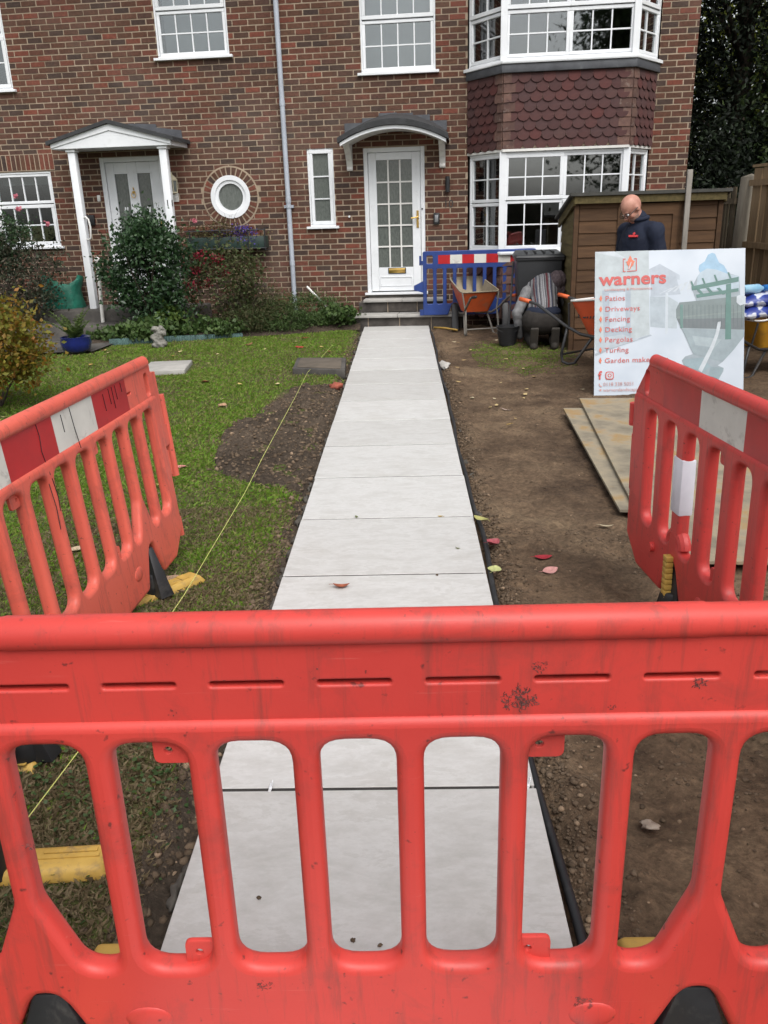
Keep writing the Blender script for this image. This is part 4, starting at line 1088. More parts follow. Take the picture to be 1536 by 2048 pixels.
# blue barrier in front of the lower bay
bb = empty('safety_barrier', tuple((.30+.78, 12.32, .02)), R(-2)); tag(bb, 'blue plastic barrier with red and white band beside the doorstep', 'barrier')
hl = .80; holes = []
outer = rounded([(-hl,.14),(-hl+.36,.14),(-hl+.42,.31),(-hl+.50,.31),(-hl+.56,.14),(hl-.52,.14),(hl-.46,.31),(hl-.38,.31),(hl-.32,.14),(hl,.14),(hl,1.03),(-hl,1.03)], .03, 3)
for i in range(11):
    x = -hl+.10+i*.142
    if i == 0: holes.append(rounded([(x-.045,.86),(x+.045,.86),(x+.045,.97),(x-.045,.97)], .02, 3)[::-1])
    z0 = .36 if i in (3,4,7,8) else .30
    holes.append(rounded([(x-.045,z0),(x+.045,z0),(x+.045,.79),(x-.045,.79)], .02, 3)[::-1])
me = plate_mesh('panel', outer, holes, .02, .008, 2)
ex = MB().box(-hl-.05,-hl+.01,-.012,.012,.84,.90).box(-hl-.05,-hl-.02,-.012,.012,.84,.97).add([(-hl-.13,-.012,.50),(-hl,-.012,.46),(-hl,-.012,.62),(-hl-.13,-.012,.56),(-hl-.13,.012,.50),(-hl,.012,.46),(-hl,.012,.62),(-hl-.13,.012,.56)],[(0,1,2,3),(7,6,5,4),(0,4,5,1),(1,5,6,2),(2,6,7,3),(3,7,4,0)]).box(-hl-.05,-hl+.01,-.012,.012,.14,.22).mesh('x')
link('panel', join_meshes('panel',[me,ex]), bb, M['blue'])
for i, c in enumerate('rwrwrwrw'):
    x = -.58+i*.17; MB().box(x, x+.17, -.0225, -.0205, .855, .975).build('reflective_strip', M['strip_red' if c=='r' else 'strip_white'], bb)
for x in (-hl+.46, hl-.42):
    f = MB(); f.add([(x-.05,-.22,-.06),(x+.05,-.22,-.06),(x+.05,.22,-.06),(x-.05,.22,-.06),(x-.045,-.03,.30),(x+.045,-.03,.30),(x+.045,.03,.30),(x-.045,.03,.30)],[(0,3,2,1),(4,5,6,7),(0,1,5,4),(1,2,6,5),(2,3,7,6),(3,0,4,7)]); f.build('foot', M['black'], bb, bevel=.01)

# ================================================================== advertising board
def sign_board():
    bl = ground(1188,791,-.055); br = ground(1490,788,-.055)
    d = (br-bl); W = d.length; ang = math.atan2(d.y, d.x); H = 1.312; lean = R(18.0)
    r = empty('sign_board', tuple(bl), ang); r.rotation_euler = (-lean, 0, ang); tag(r, 'large white advertising board listing garden services, standing on the soil', 'sign')
    W -= .015
    m, N, L, B = new_mat('board_print'); tc = N.new('ShaderNodeTexCoord')
    n1 = node_noise(N, L, 2.2, 3, .5, tc.outputs['Object']); c = node_ramp(N, L, n1.outputs['Fac'], [(.35,(.40,.455,.52)),(.65,(.49,.54,.60))]).outputs['Color']
    bk = N.new('ShaderNodeTexBrick'); bk.inputs['Scale'].default_value = 10; bk.inputs['Color1'].default_value = (1,1,1,1); bk.inputs['Color2'].default_value = (.95,.96,.97,1); bk.inputs['Mortar'].default_value = (.90,.92,.93,1)
    L.new(c, B.inputs['Base Color']); B.inputs['Roughness'].default_value = .38
    board = MB().box(0,W,0,.006,0,H).build('board', m, r)
    TLx, TRx, TLy, BLy = 68, 1338, 92, 1310
    def P(X, Y):
        u = (X-TLx)/(TRx-TLx); v = (Y-(TLy-27*u))/(1218+8*u); return (u*W, H*(1-v))
    lay = [0]
    def poly(pts, col, name='print'):
        lay[0] += 1; y = -.0006-.00007*lay[0]
        p = [P(*q) for q in pts]
        b = MB().add([(x,y,z) for x,z in p], [tuple(range(len(p)))]); me_ = b.mesh(name)
        bm = bmesh.new(); bm.from_mesh(me_); bmesh.ops.triangulate(bm, faces=bm.faces[:]); 
        for fc in bm.faces:
            fc.normal_update()
            if fc.normal.y > 0: fc.normal_flip()
        bm.to_mesh(me_); bm.free()
        return link(name, me_, board, ink(col))
    inks = {}
    def ink(c):
        if c not in inks:
            k_ = .72 if min(c) > .3 else .95; c_ = (c[0]*k_*.96, c[1]*k_, c[2]*k_*1.02); inks[c] = mat('print_ink', c_, tuple(x*.80 for x in c_), 11, .4)
        return inks[c]
    pale = (.52,.57,.61); pale2 = (.60,.65,.70)
    # washed-out garden picture on the left half
    poly([(70,92),(525,82),(540,790),(72,930)], (.58,.63,.65)); poly([(130,420),(375,405),(380,830),(150,880)], (.47,.53,.60)); poly([(190,440),(330,430),(335,720),(200,740)], (.64,.69,.76))
    poly([(70,92),(230,88),(335,150),(70,100)], (.68,.72,.76)); poly([(530,240),(620,195),(790,290),(790,330),(630,300),(540,330)], (.56,.61,.68)); poly([(545,300),(760,300),(800,450),(545,470)], (.53,.58,.65))
    poly([(540,470),(670,470),(670,735),(545,725)], (.50,.56,.61)); poly([(695,470),(780,520),(770,740),(695,735)], (.53,.59,.63)); poly([(672,440),(694,440),(694,785),(674,785)], (.68,.73,.78))
    for i in range(5): poly([(610+i*60,450-i*8),(640+i*60,440-i*8),(740+i*40,395-i*16),(715+i*40,398-i*16)], (.68,.72,.77))
    poly([(72,955),(180,905),(545,790),(560,800),(200,920),(80,975)], (.47,.52,.58)); poly([(80,830),(300,790),(460,830),(90,940)], (.55,.60,.65))
    # a jigsaw-shaped window of full colour
    blob = [(1060,103),(1085,112),(1102,150),(1120,185),(1160,210),(1182,245),(1196,275),(1290,300),(1300,470),(1270,480),(1265,530),(1290,548),(1335,540),(1340,800),(1250,920),(1160,1020),(1120,1050),(1170,1072),(1168,1100),(1130,1165),(1040,1140),(900,1090),(830,1045),(815,1010),(845,975),(910,955),(890,900),(840,800),(790,710),(765,640),(762,580),(775,545),(820,540),(860,555),(910,545),(930,500),(900,420),(890,400),(940,300),(965,280),(948,240),(955,205),(1000,175),(1025,120)]
    sky_p = [(1060,103),(1085,112),(1102,150),(1120,185),(1160,210),(1182,245),(1196,275),(1180,300),(950,300),(965,280),(948,240),(955,205),(1000,175),(1025,120)]
    poly(blob, (.40,.46,.50)); poly(sky_p, (.30,.46,.60)); poly([(960,270),(1020,235),(1100,245),(1190,280),(1290,300),(1290,420),(930,420),(940,300)], (.56,.66,.74))
    poly([(790,520),(1000,500),(1310,465),(1335,470),(1335,750),(830,735),(765,650),(762,580)], (.17,.21,.21)); poly([(770,640),(1335,590),(1335,600),(770,652)], (.20,.24,.23)); poly([(770,660),(1335,650),(1335,745),(810,735)], (.13,.15,.16))
    for i in range(16): poly([(800+i*34,540),(803+i*34,540),(806+i*34,730),(803+i*34,730)], (.09,.12,.12))
    poly([(815,740),(1335,755),(1340,800),(1250,920),(1160,1020),(910,955),(840,800)], (.36,.43,.46)); poly([(900,800),(1150,830),(1090,900),(930,880)], (.44,.51,.54)); poly([(830,1000),(990,985),(1060,1060),(1000,1110),(840,1050)], (.27,.35,.38)); poly([(1060,1060),(1170,1072),(1130,1165),(1040,1140)], (.33,.42,.45))
    gr = (.085,.19,.165)
    poly([(1180,370),(1222,360),(1228,830),(1178,832)], gr); poly([(890,385),(1285,305),(1285,345),(895,420)], gr); poly([(930,455),(1285,400),(1285,428),(935,482)], gr)
    for a, b in ((880,345),(975,318),(1075,290),(1190,270)): poly([(a,b),(a+14,b-4),(a+40,b+60),(a+26,b+70)], gr)
    for a in (920,1010,1100): poly([(a,400),(a+26,396),(a+75,450),(a+52,455)], gr)
    poly([(795,540),(820,538),(823,735),(800,738)], (.12,.22,.20))
    # curved white ribbon of the jigsaw
    poly([(1115,685),(1140,680),(1138,720),(1120,800),(1080,910),(1020,1040),(985,1110),(955,1090),(1000,1000),(1060,880),(1095,790)], (.68,.72,.76))
    poly([(1270,470),(1290,458),(1345,470),(1345,530),(1300,548),(1268,520)], (.68,.72,.76))
    red = (.56,.075,.065); orange = (.70,.17,.085)
    # logo: maple leaf in a square outline
    for q in ([(306,152),(330,150),(330,156),(312,158),(314,256),(330,255),(330,262),(307,263)], [(340,254),(418,250),(418,256),(340,261)], [(400,148),(424,146),(425,256),(418,256),(417,153),(400,155)]): poly(q, red)
    poly([(366,122),(378,142),(384,158),(392,166),(408,172),(398,190),(396,204),(380,218),(368,240),(348,242),(356,214),(340,200),(338,186),(332,176),(346,172),(350,156),(358,142)], orange)
    poly([(372,180),(380,178),(362,238),(352,240)], (.66,.70,.74))
    k = W/1270.0
    def txt(s, X, Y, size, col, bold=.0, sp=1.0, wid=1.0):
        x, z = P(X, Y); lay[0] += 1
        T = Matrix.Translation((x,-.0006-.00007*lay[0],z)) @ Matrix.Rotation(R(1.0),4,'Y').inverted() @ Matrix.Rotation(R(90),4,'X') @ Matrix.Scale(wid,4,(1,0,0))
        return text_mesh('lettering', s, size*k, ink(col), board, T, bold, spacing=sp)
    txt('warners', 108, 376, 150, red, .028, 1.02, 1.13); txt('Landscaping & Maintenance', 150, 424, 33, (.66,.28,.24), 0, 1.0, 1.12)
    for s, y in (('Patios',508),('Driveways',597),('Fencing',684),('Decking',771),('Pergolas',858),('Turfing',946),('Garden makeovers',1034)):
        txt(s, 156, y, 62, (.60,.13,.12), .004, 1.06, 1.08)
        poly([(120,y-48),(132,y-22),(126,y-8),(122,y+6),(114,y-4),(106,y-20)], orange)
    txt('f', 104, 1172, 100, red, .03); 
    def rr(x0,y0,x1,y1,r_): return [(x,y) for x,y in rounded([(x0,y0),(x1,y0),(x1,y1),(x0,y1)], r_, 4)]
    poly(rr(164,1106,236,1174,20), red); poly(rr(172,1114,228,1166,15), (.67,.71,.75))
    poly([(200+18*math.cos(t),1140+17*math.sin(t)) for t in np.linspace(0,2*math.pi,17)[:-1]], red); poly([(200+10*math.cos(t),1140+10*math.sin(t)) for t in np.linspace(0,2*math.pi,17)[:-1]], (.67,.71,.75)); poly([(216,1120),(221,1120),(221,1125),(216,1125)], red)
    txt('0118 338 5051', 146, 1230, 44, (.58,.30,.28), 0, 1.0, 1.0); txt('warnerslandscaping.co.uk', 146, 1278, 42, (.58,.30,.28), 0)
    poly([(108,1210),(114,1206),(120,1216),(116,1220),(126,1230),(130,1226),(136,1232),(130,1238),(118,1234),(110,1224)], (.58,.30,.28)); poly([(122+10*math.cos(t),1264+10*math.sin(t)) for t in np.linspace(0,2*math.pi,13)[:-1]], (.58,.30,.28))
    # prop behind
    for x in (.3, W-.3): MB().box(x-.02,x+.02,.008,.04,.0,H-.05).build('batten', M['fence'], r)
    MB().tube([(W/2,.04,H*.75),(W/2,.24,.10)], .018, 6).build('prop', M['fence'], r)
M['fence'] = mat('fence_wood', (.21,.155,.095), (.135,.10,.062), 3, .85, .4, 30, .004, .2, stretch=(6,6,.6))
sign_board()
# plywood sheets lying on the soil
M['ply'] = mat('weathered_plywood', (.30,.265,.20), (.20,.18,.145), 3, .85, .4, 30, .004, .2, stops=[(.3,(.14,.12,.092)),(.43,(.225,.195,.145)),(.54,(.29,.245,.175)),(.62,(.30,.21,.105)),(.72,(.245,.205,.145)),(.85,(.17,.145,.11))], stretch=(1,1,1), dirt=(.33,.17,.05), dscale=3.2, damount=.9)
for lab, a, rot, z, sx, sy in (('weathered plywood sheet with sandy stains lying topmost on the soil', (1.49,7.06), -7.0, .032, 1.22, 3.45), ('plywood sheet lying under another, its edge showing on the left', (1.31,6.82), -5.0, .004, 1.22, 2.44)):
    p = MB(); n = 10
    T = Matrix.Translation((a[0],a[1],z)) @ Matrix.Rotation(R(rot+2.0),4,'Z')
    p.box(0,sx,-sy,0,-.009,.009); o = p.build('plywood_sheet', M['ply'], None, bevel=.002, seg=1); o.matrix_world = T @ Matrix.Rotation(R(.5),4,'X'); tag(o, lab, 'plywood')

# ================================================================== wheelbarrows
M['orange'] = mat('orange_tray', (.60,.115,.030), (.46,.080,.024), 5, .45, dirt=(.20,.16,.11), dscale=6, damount=.9)
M['orange_clean'] = mat('orange_paint', (.68,.105,.035), (.58,.085,.03), 4, .4, dirt=(.18,.12,.08), dscale=5, damount=.5)
M['yellow_tray'] = mat('yellow_tray', (.66,.34,.03), (.52,.25,.025), 5, .42, dirt=(.10,.07,.04), dscale=7, damount=.8)
M['tray_inside'] = mat('muddy_tray', (.28,.235,.165), (.19,.155,.105), 6, .9, .4, 40, .004)
M['dark_tube'] = mat('painted_tube', (.045,.046,.048), (.028,.028,.03), 6, .45, dirt=(.16,.13,.10), dscale=7, damount=.6)
M['pale_tube'] = mat('muddy_tube', (.20,.185,.16), (.12,.11,.095), 8, .7)
M['rubber'] = mat('tyre_rubber', (.022,.021,.020), (.014,.014,.013), 8, .8, dirt=(.14,.12,.09), dscale=6, damount=.7)
M['grip'] = mat('orange_grip', (.70,.13,.035), (.60,.11,.03), 6, .5)
def wheelbarrow(label, loc, rz, tray_m, tube_m, mud=True, z_rim=.66, rise=.10):
    r = empty('wheelbarrow', loc, rz); tag(r, label, 'wheelbarrow', 'wheelbarrows on the soil')
    rim = rounded([(-.36,-.31),(.47,-.26),(.47,.26),(-.36,.31)], .09, 5); bot = rounded([(-.20,-.20),(.13,-.17),(.13,.17),(-.20,.20)], .07, 5)
    zr = lambda x: z_rim+rise*(x+.36); zb = .33
    def shell_(ins, nm, m_, par):
        b = MB(); k = len(rim); vs_ = []
        for x, y in rim: vs_.append((x*(1-ins), y*(1-ins*1.5), zr(x)-ins*.05))
        for t in (.5,):
            for (x,y),(p,q) in zip(rim,bot): vs_.append(((x*(1-t)+p*t)*(1-ins)+.01, (y*(1-t)+q*t)*1.03*(1-ins*1.5), zr(x)*(1-t)+(zb+ins*.5)*t))
        for x, y in bot: vs_.append((x*(1-ins), y*(1-ins), zb+ins*.5))
        fs_ = [(j*k+i,j*k+(i+1)%k,(j+1)*k+(i+1)%k,(j+1)*k+i) for j in range(2) for i in range(k)]+[tuple(2*k+i for i in range(k))]
        return b.add(vs_, fs_).build(nm, m_, par, smooth=True, auto=50)
    tr = shell_(0, 'tray', tray_m, r); shell_(.025, 'tray_lining', M['tray_inside'] if mud else tray_m, tr)
    MB().tube([(x,y,zr(x)) for x,y in rim+rim[:1]], .012, 6).build('rim', M['tray_inside'] if mud else M['upvc_old'], tr, smooth=True)
    for s_ in (-1,1):
        MB().tube([(-.98,s_*.30,.63),(-.80,s_*.295,.60),(-.42,s_*.26,.40),(-.25,s_*.22,.325),(.30,s_*.13,.26),(.62,s_*.06,.20)], .017, 8).build('handle', tube_m, r, smooth=True)
        MB().tube([(-1.05,s_*.30,.64),(-.90,s_*.298,.62)], .022, 10).build('grip', M['rubber'] if (mud and s_ > 0) else M['grip'], r, smooth=True)
        MB().tube([(-.36,s_*.29,.64),(-.38,s_*.25,.38)], .012, 6).build('strut', tube_m, r)
    for s_ in (-1,1):
        MB().tube([(-.40,s_*.25,.40),(-.46,s_*.26,.10),(-.45,s_*.25,.02),(-.38,s_*.24,.0),(-.30,s_*.23,.02),(-.12,s_*.19,.30)], .015, 8).build('leg', tube_m, r, smooth=True)
    MB().tube([(-.45,-.25,.10),(-.45,.25,.10)], .012, 6).build('cross_brace', tube_m, r)
    T = Matrix.Translation((.60,0,.19)) @ Matrix.Rotation(R(90),4,'X')
    w = MB(T); w.lathe([(.10,-.03),(.165,-.045),(.19,-.025),(.195,0),(.19,.025),(.165,.045),(.10,.03)], 24); ty = w.build('wheel', M['rubber'], r, smooth=True, auto=50)
    w = MB(T); w.lathe([(.03,-.05),(.035,-.03),(.10,-.02),(.10,.02),(.035,.03),(.03,.05)], 16); w.build('wheel_rim', tube_m, ty, smooth=True, auto=50)
    return r
b1 = wheelbarrow('muddy empty orange wheelbarrow in front of the blue barrier', (.98,12.02,-.05), R(103), M['orange'], M['pale_tube'], True, .64, .20)
b1.scale = (.90,.90,.90)
b2 = wheelbarrow('orange wheelbarrow heaped with soil, half hidden by the advertising board', (2.28,9.08,-.05), R(-53), M['orange_clean'], M['dark_tube'], False)
b2.scale = (1.06,1.06,1.04); b2.location = (2.25,9.06,-.05)
b3 = wheelbarrow('yellow wheelbarrow loaded with blue bags at the fence', (3.62,8.5,-.05), R(175), M['yellow_tray'], M['dark_tube'], False)
b3.rotation_euler = (0,0,R(20)); b3.location = (3.60,8.5,-.05); b3.scale = (.88,.88,.84)
text_mesh('tray_lettering', 'Vemac', .13, M['black'], b2, Matrix.Translation((-.29,-.262,.50)) @ Matrix.Rotation(R(72),4,'X'), .01)
# load of soil and rubble in the second barrow
hp = MB()
for i in range(60):
    t = random.uniform(0,6.28); q = math.sqrt(random.random()); hp.ball((.04+.36*q*math.cos(t), .23*q*math.sin(t), .62+.07*(1-q)), random.uniform(.03,.06), 7, 5)
me = remesh(hp, 'soil_heap', .02, 1); o = link('soil_heap', me, None, M['soil']); o.matrix_world = Matrix.Translation((2.25,9.06,-.03)) @ Matrix.Rotation(R(-53),4,'Z'); tag(o, 'heap of brown soil in the orange wheelbarrow behind the board', 'soil heap')
o = MB().obox((0,0,0),(.20,.09,.06),(.1,.2,.3)).build('brick_piece', M['brick'], None, bevel=.006); o.location = (2.12,9.05,.68); tag(o, 'broken red brick on the heap in the orange wheelbarrow', 'brick')
# bags on the yellow barrow
def bag(loc, size, rz, m_, label, band=None):
    sx, sy, sz = size; me_ = MB().box(-sx/2,sx/2,-sy/2,sy/2,-sz/2,sz/2).mesh('bag')
    bm = bmesh.new(); bm.from_mesh(me_); bmesh.ops.subdivide_edges(bm, edges=bm.edges[:], cuts=9, use_grid_fill=True); bm.to_mesh(me_); bm.free()
    for v_ in me_.vertices:
        x, y, z = v_.co; e = max(abs(x)/(sx/2), abs(y)/(sy/2)); k_ = 1-.62*max(0,(e-.55)/.45)**2
        v_.co = (x*(1-.05*abs(z)/(sz/2)), y*(1-.05*abs(z)/(sz/2)), z*k_+.02*fbm(x,y,5,3,sx*7)+.006*fbm(x,y,22,2,sy))
    me_.polygons.foreach_set('use_smooth', [True]*len(me_.polygons))
    o = link('bag', me_, None, m_); o.location = loc; o.rotation_euler = (R(3), R(-4), rz); tag(o, label, 'bag'); return o
m, N, L, B = new_mat('blue_bag'); tc = N.new('ShaderNodeTexCoord'); wv = N.new('ShaderNodeTexNoise'); wv.inputs['Scale'].default_value = 6; L.new(tc.outputs['Object'], wv.inputs['Vector'])
rp = node_ramp(N, L, wv.outputs['Fac'], [(.38,(.020,.035,.22)),(.46,(.03,.06,.30)),(.49,(.60,.62,.68)),(.60,(.55,.58,.66)),(.64,(.02,.035,.24))]); L.new(rp.outputs['Color'], B.inputs['Base Color']); B.inputs['Roughness'].default_value = .35
M['bluebag'] = m
bag((3.52,8.43,.585),(.62,.44,.13),R(12),M['bluebag'],'blue and white printed bag lying lowest on the yellow wheelbarrow')
bag((3.53,8.44,.69),(.60,.42,.12),R(4),M['bluebag'],'dark blue printed bag on top of another in the yellow wheelbarrow')
bt = empty('bottle', (3.38,8.34,.79), R(25)); tag(bt, 'pale blue plastic bottle with blue cap lying on the bags', 'bottle')
MB(Matrix.Rotation(R(90),4,'Y')).lathe([(.02,-.15),(.045,-.14),(.045,.06),(.02,.11),(.02,.13)], 14).build('bottle_body', mat('pale_blue_plastic', (.22,.46,.66), (.35,.55,.70), 8, .3), bt, smooth=True, auto=50)
MB(Matrix.Rotation(R(90),4,'Y')).lathe([(.032,.12),(.032,.18)], 12).build('cap', mat('cap_blue', (.02,.14,.42), None, 8, .3), bt, smooth=True, auto=50)

# ================================================================== wheelie bin
bn = empty('wheelie_bin', (1.73,11.15,.01), R(-4)); tag(bn, 'black wheelie bin between the bay window and the shed', 'bin')
b = MB(); b.add([(-.23,-.27,.06),(.23,-.27,.06),(.23,.27,.06),(-.23,.27,.06),(-.285,-.34,.98),(.285,-.34,.98),(.285,.34,.98),(-.285,.34,.98)],[(0,3,2,1),(4,5,6,7),(0,1,5,4),(1,2,6,5),(2,3,7,6),(3,0,4,7)])
body = b.build('bin_body', M['bin'], bn, bevel=.02)
MB().box(-.30,.30,-.355,.355,.955,.99).build('rim', M['bin'], body, bevel=.008)
l_ = MB(); l_.add([(-.315,-.375,.992),(.315,-.375,.992),(.315,.36,.992),(-.315,.36,.992),(-.29,-.35,1.03),(.29,-.35,1.03),(.27,.33,1.06),(-.27,.33,1.06)],[(0,3,2,1),(4,5,6,7),(0,1,5,4),(1,2,6,5),(2,3,7,6),(3,0,4,7)])
ld = l_.build('lid', M['bin'], bn, bevel=.012); MB().tube([(-.2,.40,1.03),(.2,.40,1.03)], .016, 8).build('handle', M['bin'], bn)
rp_ = MB(); 
for x in (-.16,-.05,.06,.17): rp_.box(x-.008,x+.008,-.29,.28,1.03,1.064)
rp_.build('lid_rib', M['bin'], ld)
for x in (-.2,.2): MB(Matrix.Translation((x,.27,.1)) @ Matrix.Rotation(R(90),4,'Y')).lathe([(.04,-.03),(.1,-.025),(.1,.025),(.04,.03)], 16).build('wheel', M['rubber'], bn, smooth=True, auto=40)

# ================================================================== shed
M['shed'] = mat('shed_board', (.105,.060,.032), (.065,.037,.021), 4, .82, .5, 30, .004, .25, stretch=(.5,5,5), rand=[(0,(.78,.78,.78)),(1,(1.2,1.15,1.1))])
M['shed_side'] = mat('green_shed_board', (.150,.118,.056), (.085,.068,.032), 5, .85, .5, 30, .004, .2, stretch=(5,.5,5), rand=[(0,(.8,.8,.75)),(1,(1.2,1.2,1.15))])
M['felt'] = mat('roof_felt', (.075,.073,.066), (.040,.041,.036), 7, .95, .5, 90)
def shed():
    r = empty('garden_shed', (2.01,10.2,-.06), R(-2)); tag(r, 'low brown wooden shed with pent roof in front of the bay window', 'shed')
    W, D, H0, H1 = 1.62, 1.05, 1.76, 1.52
    MB().box(.02,W-.02,.02,D,.0,H1-.03).build('carcass', M['shed'], r)
    nb = 13; bh = H0/nb
    for i in range(nb):
        z = i*bh
        for a, c in ((.035,.47),(1.18,W-.035)):
            q = MB(); q.add([(a,-.016,z),(c,-.016,z),(c,-.003,z+bh*1.12),(a,-.003,z+bh*1.12),(a,.018,z),(c,.018,z),(c,.018,z+bh*1.12),(a,.018,z+bh*1.12)],[(0,1,2,3),(7,6,5,4),(0,4,5,1),(1,5,6,2),(2,6,7,3),(3,7,4,0)]); q.build('board', M['shed'], r)
        if z > H1: continue
        yb = D if z+bh < H1 else D*.75
        for x, s_, m_ in ((0,-1,'shed_side'),(W,1,'shed_side')):
            q = MB(); o_ = .016*s_; o2 = .003*s_; i_ = -.018*s_
            yb0 = D if z < H1-bh else D*max(.15,(H0-z-bh*.4)/(H0-H1+.001))*.9
            yb0 = min(yb0, D)
            pts = [(x+o_,.035,z),(x+o_,yb0,z),(x+o2,yb0,z+bh*1.12),(x+o2,.035,z+bh*1.12),(x+i_,.035,z),(x+i_,yb0,z),(x+i_,yb0,z+bh*1.12),(x+i_,.035,z+bh*1.12)]
            fs_ = [(0,1,2,3),(7,6,5,4),(0,4,5,1),(1,5,6,2),(2,6,7,3),(3,7,4,0)]
            q.add(pts, [f_[::-1] for f_ in fs_] if s_ < 0 else fs_); q.build('board', M[m_], r)
    for x in (.0,W): MB().box(x-.026,x+.026,-.024,.032,.0,H0).build('corner_post', M['shed'], r)
    d = MB(); d.box(.50,1.15,-.012,.018,.06,H0-.10); dr = d.build('door', M['shed'], r)
    for a, c, z0, z1 in ((.50,.56,.06,H0-.1),(1.09,1.15,.06,H0-.1),(.56,1.09,H0-.22,H0-.1),(.56,1.09,.9,1.0)): MB().box(a,c,-.030,-.0125,z0,z1).build('door_rail', M['shed'], dr)
    MB().box(.47,.50,-.028,.018,.0,H0-.06).build('door_jamb', M['shed'], r); MB().box(1.15,1.18,-.028,.018,.0,H0-.06).build('door_jamb', M['shed'], r)
    MB().box(-.04,W+.04,-.075,-.050,H0-.085,H0-.004).build('fascia', M['felt'] if False else M['shed_side'], r)
    q = MB(); e = .09
    q.add([(-e,-.10,H0),(W+e,-.10,H0),(W+e,D+.08,H1-.02),(-e,D+.08,H1-.02),(-e,-.10,H0+.035),(W+e,-.10,H0+.035),(W+e,D+.08,H1+.015),(-e,D+.08,H1+.015)],[(0,3,2,1),(4,5,6,7),(0,1,5,4),(1,2,6,5),(2,3,7,6),(3,0,4,7)])
    q.build('roof', M['felt'], r)
    for x in (-.035,W+.035):
        b_ = MB(); b_.add([(x-.012,-.06,H0-.10),(x+.012,-.06,H0-.10),(x+.012,D+.05,H1-.12),(x-.012,D+.05,H1-.12),(x-.012,-.06,H0-.002),(x+.012,-.06,H0-.002),(x+.012,D+.05,H1-.022),(x-.012,D+.05,H1-.022)],[(0,3,2,1),(4,5,6,7),(0,1,5,4),(1,2,6,5),(2,3,7,6),(3,0,4,7)]); b_.build('barge_board', M['shed_side'], r)
shed()
pole = MB(); pole.add([(3.20,10.0,-.05),(3.25,10.0,-.05),(3.25,10.03,-.05),(3.20,10.03,-.05),(3.195,10.05,1.94),(3.255,10.05,1.94),(3.255,10.08,1.94),(3.195,10.08,1.94)],[(0,3,2,1),(4,5,6,7),(0,1,5,4),(1,2,6,5),(2,3,7,6),(3,0,4,7)])
o = pole.build('timber_pole', mat('grey_timber', (.27,.25,.22), (.17,.155,.135), 6, .85, .3, 40, stretch=(4,4,.5)), None, bevel=.004); tag(o, 'tall thin weathered timber leaning upright against the shed', 'pole')

# ================================================================== fence on the right
M['new_fence'] = mat('pale_fence_wood', (.30,.215,.125), (.20,.14,.085), 3, .85, .4, 30, .004, .2, stretch=(6,6,.5), rand=[(0,(.75,.72,.7)),(1,(1.15,1.12,1.1))])
M['old_fence'] = mat('old_fence_wood', (.12,.095,.062), (.07,.055,.038), 3, .9, .4, 30, .004, .2, stretch=(6,6,.5), rand=[(0,(.75,.75,.75)),(1,(1.2,1.2,1.2))])
def fence(label, a, b, h, m_, gap, bw, cap, posts=()):
    a, b = Vector(a), Vector(b); d = b-a; L_ = d.length; ang = math.atan2(d.y,d.x)
    r = empty('fence', (a.x,a.y,-.06), ang); tag(r, label, 'fence', 'garden fence panels on the right boundary')
    n = int(L_/(bw+gap)); me_ = MB().box(0,bw,-.009,.009,.02,h).mesh('board'); me_.materials.append(M[m_])
    for i in range(n):
        o = bpy.data.objects.new('board', me_); COL.objects.link(o); o.parent = r; o.location = (i*(bw+gap)+.01, random.uniform(-.004,.004), random.uniform(-.012,.006)); o.rotation_euler = (random.uniform(-.008,.008), random.uniform(-.008,.008), random.uniform(-.04,.04))
    for z in (.25,h*.55,h-.2): MB().box(0,L_,-.055,-.014,z,z+.07).build('rail', M[m_], r)
    if cap: MB().box(-.01,L_,-.03,.03,h+.01,h+.04).build('capping', M[m_], r)
    return r
fence('pale new fence panel beyond the yellow wheelbarrow', (4.27,10.9), (4.42,5.4), 2.02, 'new_fence', .012, .12, True)
fence('dark old slatted fence beside the shed', (4.24,12.7), (4.20,11.12), 1.82, 'old_fence', .03, .055, False)
fp = MB(); fp.box(-.062,.062,-.055,.055,-.05,1.86); fp.add([(-.062,-.055,1.86),(.062,-.055,1.86),(.062,.055,1.86),(-.062,.055,1.86),(0,0,1.90)],[(0,1,4),(1,2,4),(2,3,4),(3,0,4)])
o = fp.build('fence_post', mat('post_wood', (.20,.175,.135), (.13,.112,.085), 4, .85, .4, 30, stretch=(5,5,.5)), None, bevel=.004); o.location = (4.22,11.0,-.06); o.rotation_euler = (0,R(1.6),R(6)); o.scale = (1.5,1.4,1.035); tag(o, 'thick square timber post where the pale and dark fences meet', 'fence post')

